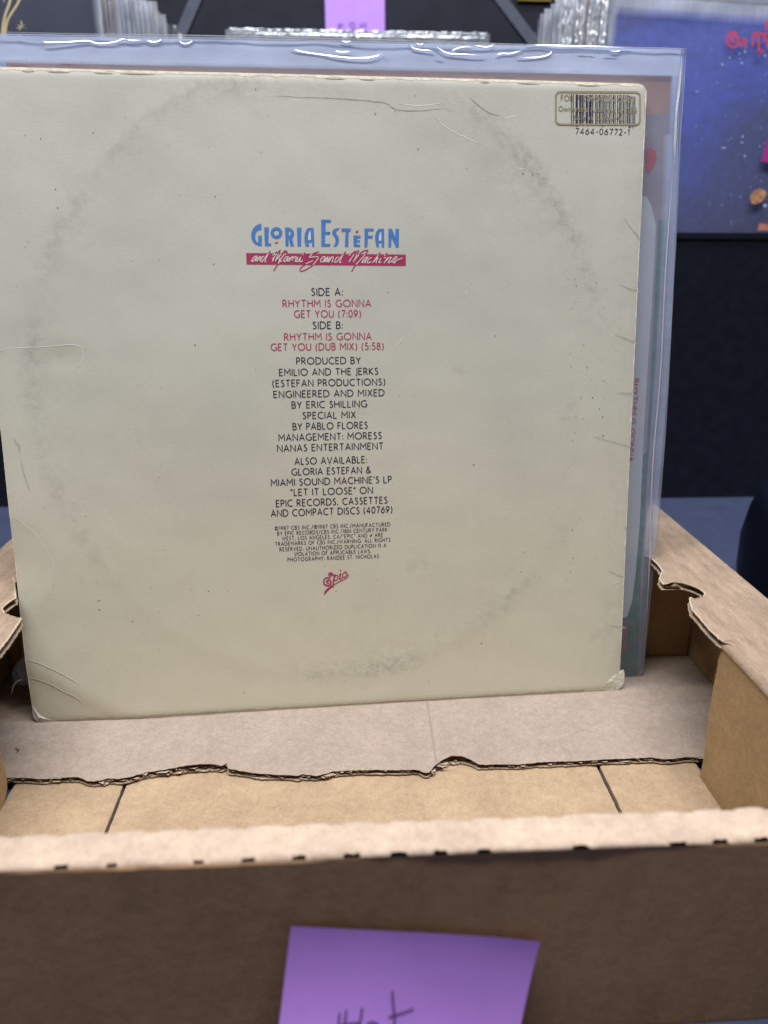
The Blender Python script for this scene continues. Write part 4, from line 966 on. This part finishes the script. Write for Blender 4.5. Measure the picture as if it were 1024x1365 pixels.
DARKC = plain('midnight_cover', (.018, .024, .055), .45, .4, .3, 50)
# left front dark cover
px_e = onY(128, 20, .70).x
dr = bagged('near black cover with two gold curved lines, front record of the left bin', px_e, px_e - .313, .70, .165, .313, -.03, None, None, mat=DARKC, overhang=.003)
GOLDL = plain('gold_foil_line', (.50, .42, .24), .5, .4, .1, 80)
m = MB()
for P in ([(17, -12), (12, 6), (7, 20), (4, 36), (3, 50)], [(30, -12), (24, 4), (15, 18), (9, 30), (6, 50)], [(24, 33), (28, 36), (36, 38)], [(26, 40), (29, 33), (28, 28)], [(22, 38), (33, 33)]):
    Q = smooth_curve([onY(a, b, .6935) for a, b in P], 5); w = .0022 if P[0][1] < 0 else .0010
    m.add([(q.x + s * w / 2, q.y, q.z) for q in Q for s in (1, -1)], [(2 * i, 2 * i + 1, 2 * i + 3, 2 * i + 2) for i in range(len(Q) - 1)])
o = m.build('gold_line', GOLDL, None); bpy.context.view_layer.update(); o.parent = dr; o.matrix_parent_inverse = dr.matrix_world.inverted()
for i in range(1, LEFT_N):
    t = i / (LEFT_N - 1); y = .70 + .0085 * i; px = 132 + (221 - 132) * t + random.uniform(-1, 1); pyt = [-14, -6][i % 2] + 34 * t ** 4 + random.uniform(-1, 2)
    e = onY(px, pyt, y); bagged({1: 'record with a bare brown edge right behind the near black cover', 2: 'second brown edged record, between the first brown one and the pale bags', LEFT_N - 1: 'hindmost bagged record of the left row, next to the loose plastic end and the strut'}.get(i, 'pale bagged record filed in the left row, its right edge showing'), e.x - .004, e.x - .315, y, e.z - .318, .313, -.01, None, 'records filed behind the near black cover', mat=cm[3] if i in (1, 2) else cm[(i * 4) % 9], overhang=.0008 if i in (1, 2, 3) else .004)
# right front blue cover
q0, q1 = onY(822, 8, YR + .012), onY(1024, 17, YR + .012)
BLUEP, nt, ns, ls, b = newmat('blue_painted_cover')
v = coords(ns, ls, (1, 1, 1)); v2 = coords(ns, ls, (1, 1, 2.2))
n1 = noise_n(ns, ls, v, 7, 5, .6); n2 = noise_n(ns, ls, v, 140, 4, .6); n3 = noise_n(ns, ls, v2, 30, 4, .6)
tcg = node(ns, 'ShaderNodeTexCoord'); spx = node(ns, 'ShaderNodeSeparateXYZ'); ls.new(tcg.outputs['Object'], spx.inputs[0])
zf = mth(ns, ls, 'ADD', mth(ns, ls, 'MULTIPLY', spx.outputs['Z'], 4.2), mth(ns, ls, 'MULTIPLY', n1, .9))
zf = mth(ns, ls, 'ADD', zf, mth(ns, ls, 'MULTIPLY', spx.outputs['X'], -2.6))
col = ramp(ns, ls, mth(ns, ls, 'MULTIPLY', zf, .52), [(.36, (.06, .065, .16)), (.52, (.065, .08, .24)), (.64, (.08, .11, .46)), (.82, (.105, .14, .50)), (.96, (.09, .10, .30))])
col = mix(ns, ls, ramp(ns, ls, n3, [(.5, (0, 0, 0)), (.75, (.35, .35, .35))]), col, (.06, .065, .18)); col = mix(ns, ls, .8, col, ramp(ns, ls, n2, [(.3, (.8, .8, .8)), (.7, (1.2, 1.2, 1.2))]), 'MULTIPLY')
ls.new(col, b.inputs['Base Color']); b.inputs['Roughness'].default_value = .4
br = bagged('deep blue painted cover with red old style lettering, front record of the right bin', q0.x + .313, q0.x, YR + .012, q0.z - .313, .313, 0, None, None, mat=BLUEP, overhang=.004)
br.rotation_euler = (0, math.radians(2.2), 0) ; br.location = (q0.x - .012, YR + .012, q0.z - .3128)
bpy.context.view_layer.update()
YP = YR + .0075
def art(strokes, w, mat, name):
    m = MB()
    for P in strokes:
        Q = smooth_curve([onY(a, b, YP) for a, b in P], 5); n_ = len(Q)
        P2_ = [Vector((q.x, q.z)) for q in Q]; tmp = MB(); ribbon(tmp, P2_, w, lambda u, v: 0); k = len(m.v)
        m.add([(p[0], YP, p[1]) for p in tmp.v], tmp.f)
    o = m.build(name, mat, None); o.parent = br; o.matrix_parent_inverse = br.matrix_world.inverted(); return o
PINKR = plain('red_lettering_ink', (.62, .06, .10), .5, .3, .1, 100)
Zt = lambda x, y: (950 + x / 13.84, 30 + y / 13.84)
art([[Zt(*p) for p in s] for s in ([(450, 205), (400, 185), (330, 190), (275, 240), (262, 320), (290, 400), (350, 445), (420, 440), (470, 390), (480, 320), (450, 265), (400, 245), (355, 265), (345, 310), (370, 345), (395, 350)],
    [(515, 310), (512, 440)], [(515, 330), (560, 310), (605, 315), (620, 360), (600, 420), (620, 470)],
    [(750, 430), (740, 370), (755, 300), (745, 215), (800, 200), (900, 210), (1010, 215)], [(845, 215), (850, 350), (855, 480), (862, 570), (880, 540), (945, 530)], [(940, 240), (960, 300), (960, 350)], [(1010, 280), (1015, 470)],
    [(1010, -40), (1000, 20), (985, 80), (1000, 130)])], .0016, PINKR, 'red_lettering')
def blob(pts, mat, name, y=YP - .0003):
    m = MB(); Q = [onY(a, b, y) for a, b in pts]; m.flat([tuple(q) for q in Q]); o = m.build(name, mat, None); o.parent = br; o.matrix_parent_inverse = br.matrix_world.inverted(); return o
blob([(1000, 262), (1003, 256), (1010, 252), (1019, 253), (1023, 257), (1019, 265), (1014, 270), (1006, 272.5), (1001, 270)], plain('leaf_print', (.42, .22, .12), .6, .3, .5, 260), 'painted_leaf')
blob([(1040, 170), (1024, 186), (1018, 200), (1014, 215), (1030, 218), (1050, 218)], plain('magenta_print', (.34, .04, .24), .6, .3, .3, 80), 'magenta_shape')
blob([(1012, 298), (1020, 298), (1030, 302), (1030, 307), (1010, 307)], plain('coral_print', (.5, .2, .15), .6, .3, .3, 200), 'coral_shape')
m = MB(); rs = random.Random(2)
sp_ = [(965, 197, 3.4, 1), (990, 182, 1.2, 2), (989, 190, 1.3, 1.6), (993, 208, 1.5, 1.5), (1020, 274, 2.6, 2.6), (987, 262, 1, 1), (1013, 195, 1, 1), (993, 69, 1.6, 1.4), (989, 84, 1.6, 1.4), (963, 86, 1.6, 1.3), (973, 77, 1.4, 1.2), (1020, 74, 2, 1.1), (930, 122, 1.8, .8), (986, 71, 1.2, 1)] + [(rs.uniform(925, 1024), rs.uniform(60, 300), rs.uniform(.4, .9), rs.uniform(.4, .9)) for _ in range(40)]
for (x, y, a, b_) in sp_:
    Q = [onY(x + a * math.cos(k * 1.047), y + b_ * math.sin(k * 1.047), YP - .0005) for k in range(6)]; m.add([tuple(q) for q in Q], [tuple(range(6))])
o = m.build('paint_fleck', plain('fleck', (.40, .44, .66), .6), None); o['kind'] = 'stuff'; o.parent = br; o.matrix_parent_inverse = br.matrix_world.inverted()
for i in range(1, RIGHT_N):
    t = i / (RIGHT_N - 1); y = YR + .012 + .009 * i; px = 820 - (820 - 719) * t ** .9 + random.uniform(-2, 2); pyt = -16 + 44 * t ** 2.6 + random.uniform(-3, 3)
    e = onY(px, pyt, y); rr_ = bagged({RIGHT_N - 2: 'brown cover in a clear bag near the hind end of the right row', RIGHT_N - 1: 'hindmost and lowest bagged record of the right row, nearest the slanted strut'}.get(i, 'bagged record in the right row, its left edge showing beside the blue cover'), e.x + .315, e.x + .003, y, e.z - .318, .313, 0, None, 'records filed behind the deep blue cover', mat=(cm[3] if i == RIGHT_N - 2 else cm[(i * 5 + 1) % 9]), overhang=.005)
    if i < 9: crumple(rr_, -.006, -.0005 if i % 2 else -.003, .22, .322, i, 60)
# middle row: only the crumpled bag tops rise over the bin front
for i in range(3):
    y = .944 + .009 * i; e0, e1 = onY(305 + 8 * i, 40, y), onY(648 - 6 * i, 44, y); zt = (e0.z + e1.z) / 2 - .001 * i
    r_ = bagged('bagged record in the middle row under the violet note', e1.x, e0.x, y, zt - .316, .310, 0, None, 'records filed under the far violet note', mat=cm[4], overhang=.003); crumple(r_, 0, e1.x - e0.x, .3100, .3160 - .001 * i, 5 + i, 260)
for k, (a, b, c, d) in enumerate(((220, 242, 31, 46), (712, 728, 43, 60))):
    e0, e1 = onY(a, c, .86), onY(b, d, .86); m = MB()
    m.grid(20, 12, lambda s, t: (e0.x + (e1.x - e0.x) * s, .86 + .003 * nz(s * 6, t * 5, k), e0.z - .002 * s - t * .05 + .001 * nz(s * 9, 2)))
    tag(m.build('plastic_sleeve', FILMR), ['loose crumpled plastic sleeve end beside the left slanted strut', 'loose crumpled plastic sleeve end beside the right slanted strut'][k], 'plastic sleeve')
# slanted struts
for k, (a, b) in enumerate((((266, -14), (238, 52)), ((659, -14), (716, 62)))):
    p, q = onY(*a, .90), onY(*b, .90); m = MB(); d = (q - p).normalized(); sd = Vector((d.z, 0, -d.x)) * .0055; p = p - d * .10; q = q + d * (q.z - .0) / abs(d.z)
    m.prism([p - sd, p + sd, q + sd, q - sd], Vector((0, .008, 0)))
    tag(m.build('metal_strut', STEEL), ['grey slanted metal strut beside the left row of records', 'grey slanted metal strut beside the right row of records'][k], 'strut', None)
# violet note on the far bin
a, b = onY(434.5, 44, 1.0275), onY(513, 44, 1.0275)
nt2 = empty('sticky_note', a); tag(nt2, 'far violet sticky note on the black bin above the cream sleeve', 'sticky note')
def nf2(s, t): return Vector((a.x + (b.x - a.x) * s - .0008 * (1 - t), 1.0275 - .002 * t, a.z - .004 + .078 * (1 - t)))
m = MB(); m.grid(12, 12, lambda s, t: nf2(s, t)); under(m.build('paper', NOTE2), nt2)
m = MB(); Zn = lambda x, y: onY(430 + x / 11.38, y / 11.38, 1.0245)
for s in ([(230, 365), (270, 360), (320, 372)], [(250, 372), (245, 405), (275, 440)], [(250, 395), (290, 380)], [(410, 350), (450, 340), (490, 350), (480, 390), (455, 455), (430, 400), (410, 350)], [(560, 365), (580, 375), (600, 380), (640, 350), (660, 365), (650, 400)], [(575, 380), (590, 430)]):
    Q = smooth_curve([Zn(*p) for p in s], 4); tmp = MB(); ribbon(tmp, [Vector((q.x, q.z)) for q in Q], .0011, lambda u, v: 0); m.add([(p[0], 1.0245, p[1]) for p in tmp.v], tmp.f)
under(m.build('handwriting', INK2), nt2)
# yellow shelf tape
a, b = onY(690, .5, 1.026), onY(735, .5, 1.026); m = MB(); m.box((a.x, 1.026, a.z), (b.x, 1.029, a.z + .02)); tag(m.build('tape_strip', plain('yellow_tape', (.20, .15, .03), .5, .3, .2, 60)), 'strip of yellow tape on the far black bin near the right strut', 'tape')

# ================================================================== DARK TUB ON THE TABLE
tc_ = onZ(1058, 800, 0); tub = empty('plastic_tub', (tc_.x, tc_.y, 0)); tag(tub, 'dark blue rounded plastic tub on the table at the right edge', 'tub')
m = MB(); prof = [(0, .0), (.030, .0), (.037, .004), (.041, .02), (.042, .045), (.039, .066), (.034, .082), (.026, .086), (.020, .087), (0, .0875)]
m.grid(48, len(prof) - 1, lambda s, t: (prof[min(len(prof) - 1, int(round(t * (len(prof) - 1))))][0] * math.cos(s * 6.2832), prof[min(len(prof) - 1, int(round(t * (len(prof) - 1))))][0] * math.sin(s * 6.2832), prof[min(len(prof) - 1, int(round(t * (len(prof) - 1))))][1] + .0003))
m.build('body', TUBM, tub)
# small faint mark on the tub's side, facing the camera
m = MB(); dirc = Vector((-tc_.x, -tc_.y, 0)).normalized(); sidev = Vector((dirc.y, -dirc.x, 0))
for P in ([(-.0035, 0), (0, .009), (.0035, 0)], [(-.0022, .0035), (.0022, .0035)]):
    tmp = MB(); ribbon(tmp, dens([Vector((a - .014, b + .050, 0)) for a, b in P], .0008), .0009, lambda u, v: 0)
    k = len(m.v); m.add([tuple(sidev * p[0] + dirc * math.sqrt(max(0, .0425 ** 2 - p[0] ** 2)) + Vector((0, 0, p[1]))) for p in tmp.v], tmp.f)
m.build('printed_mark', TUBMARK, tub)
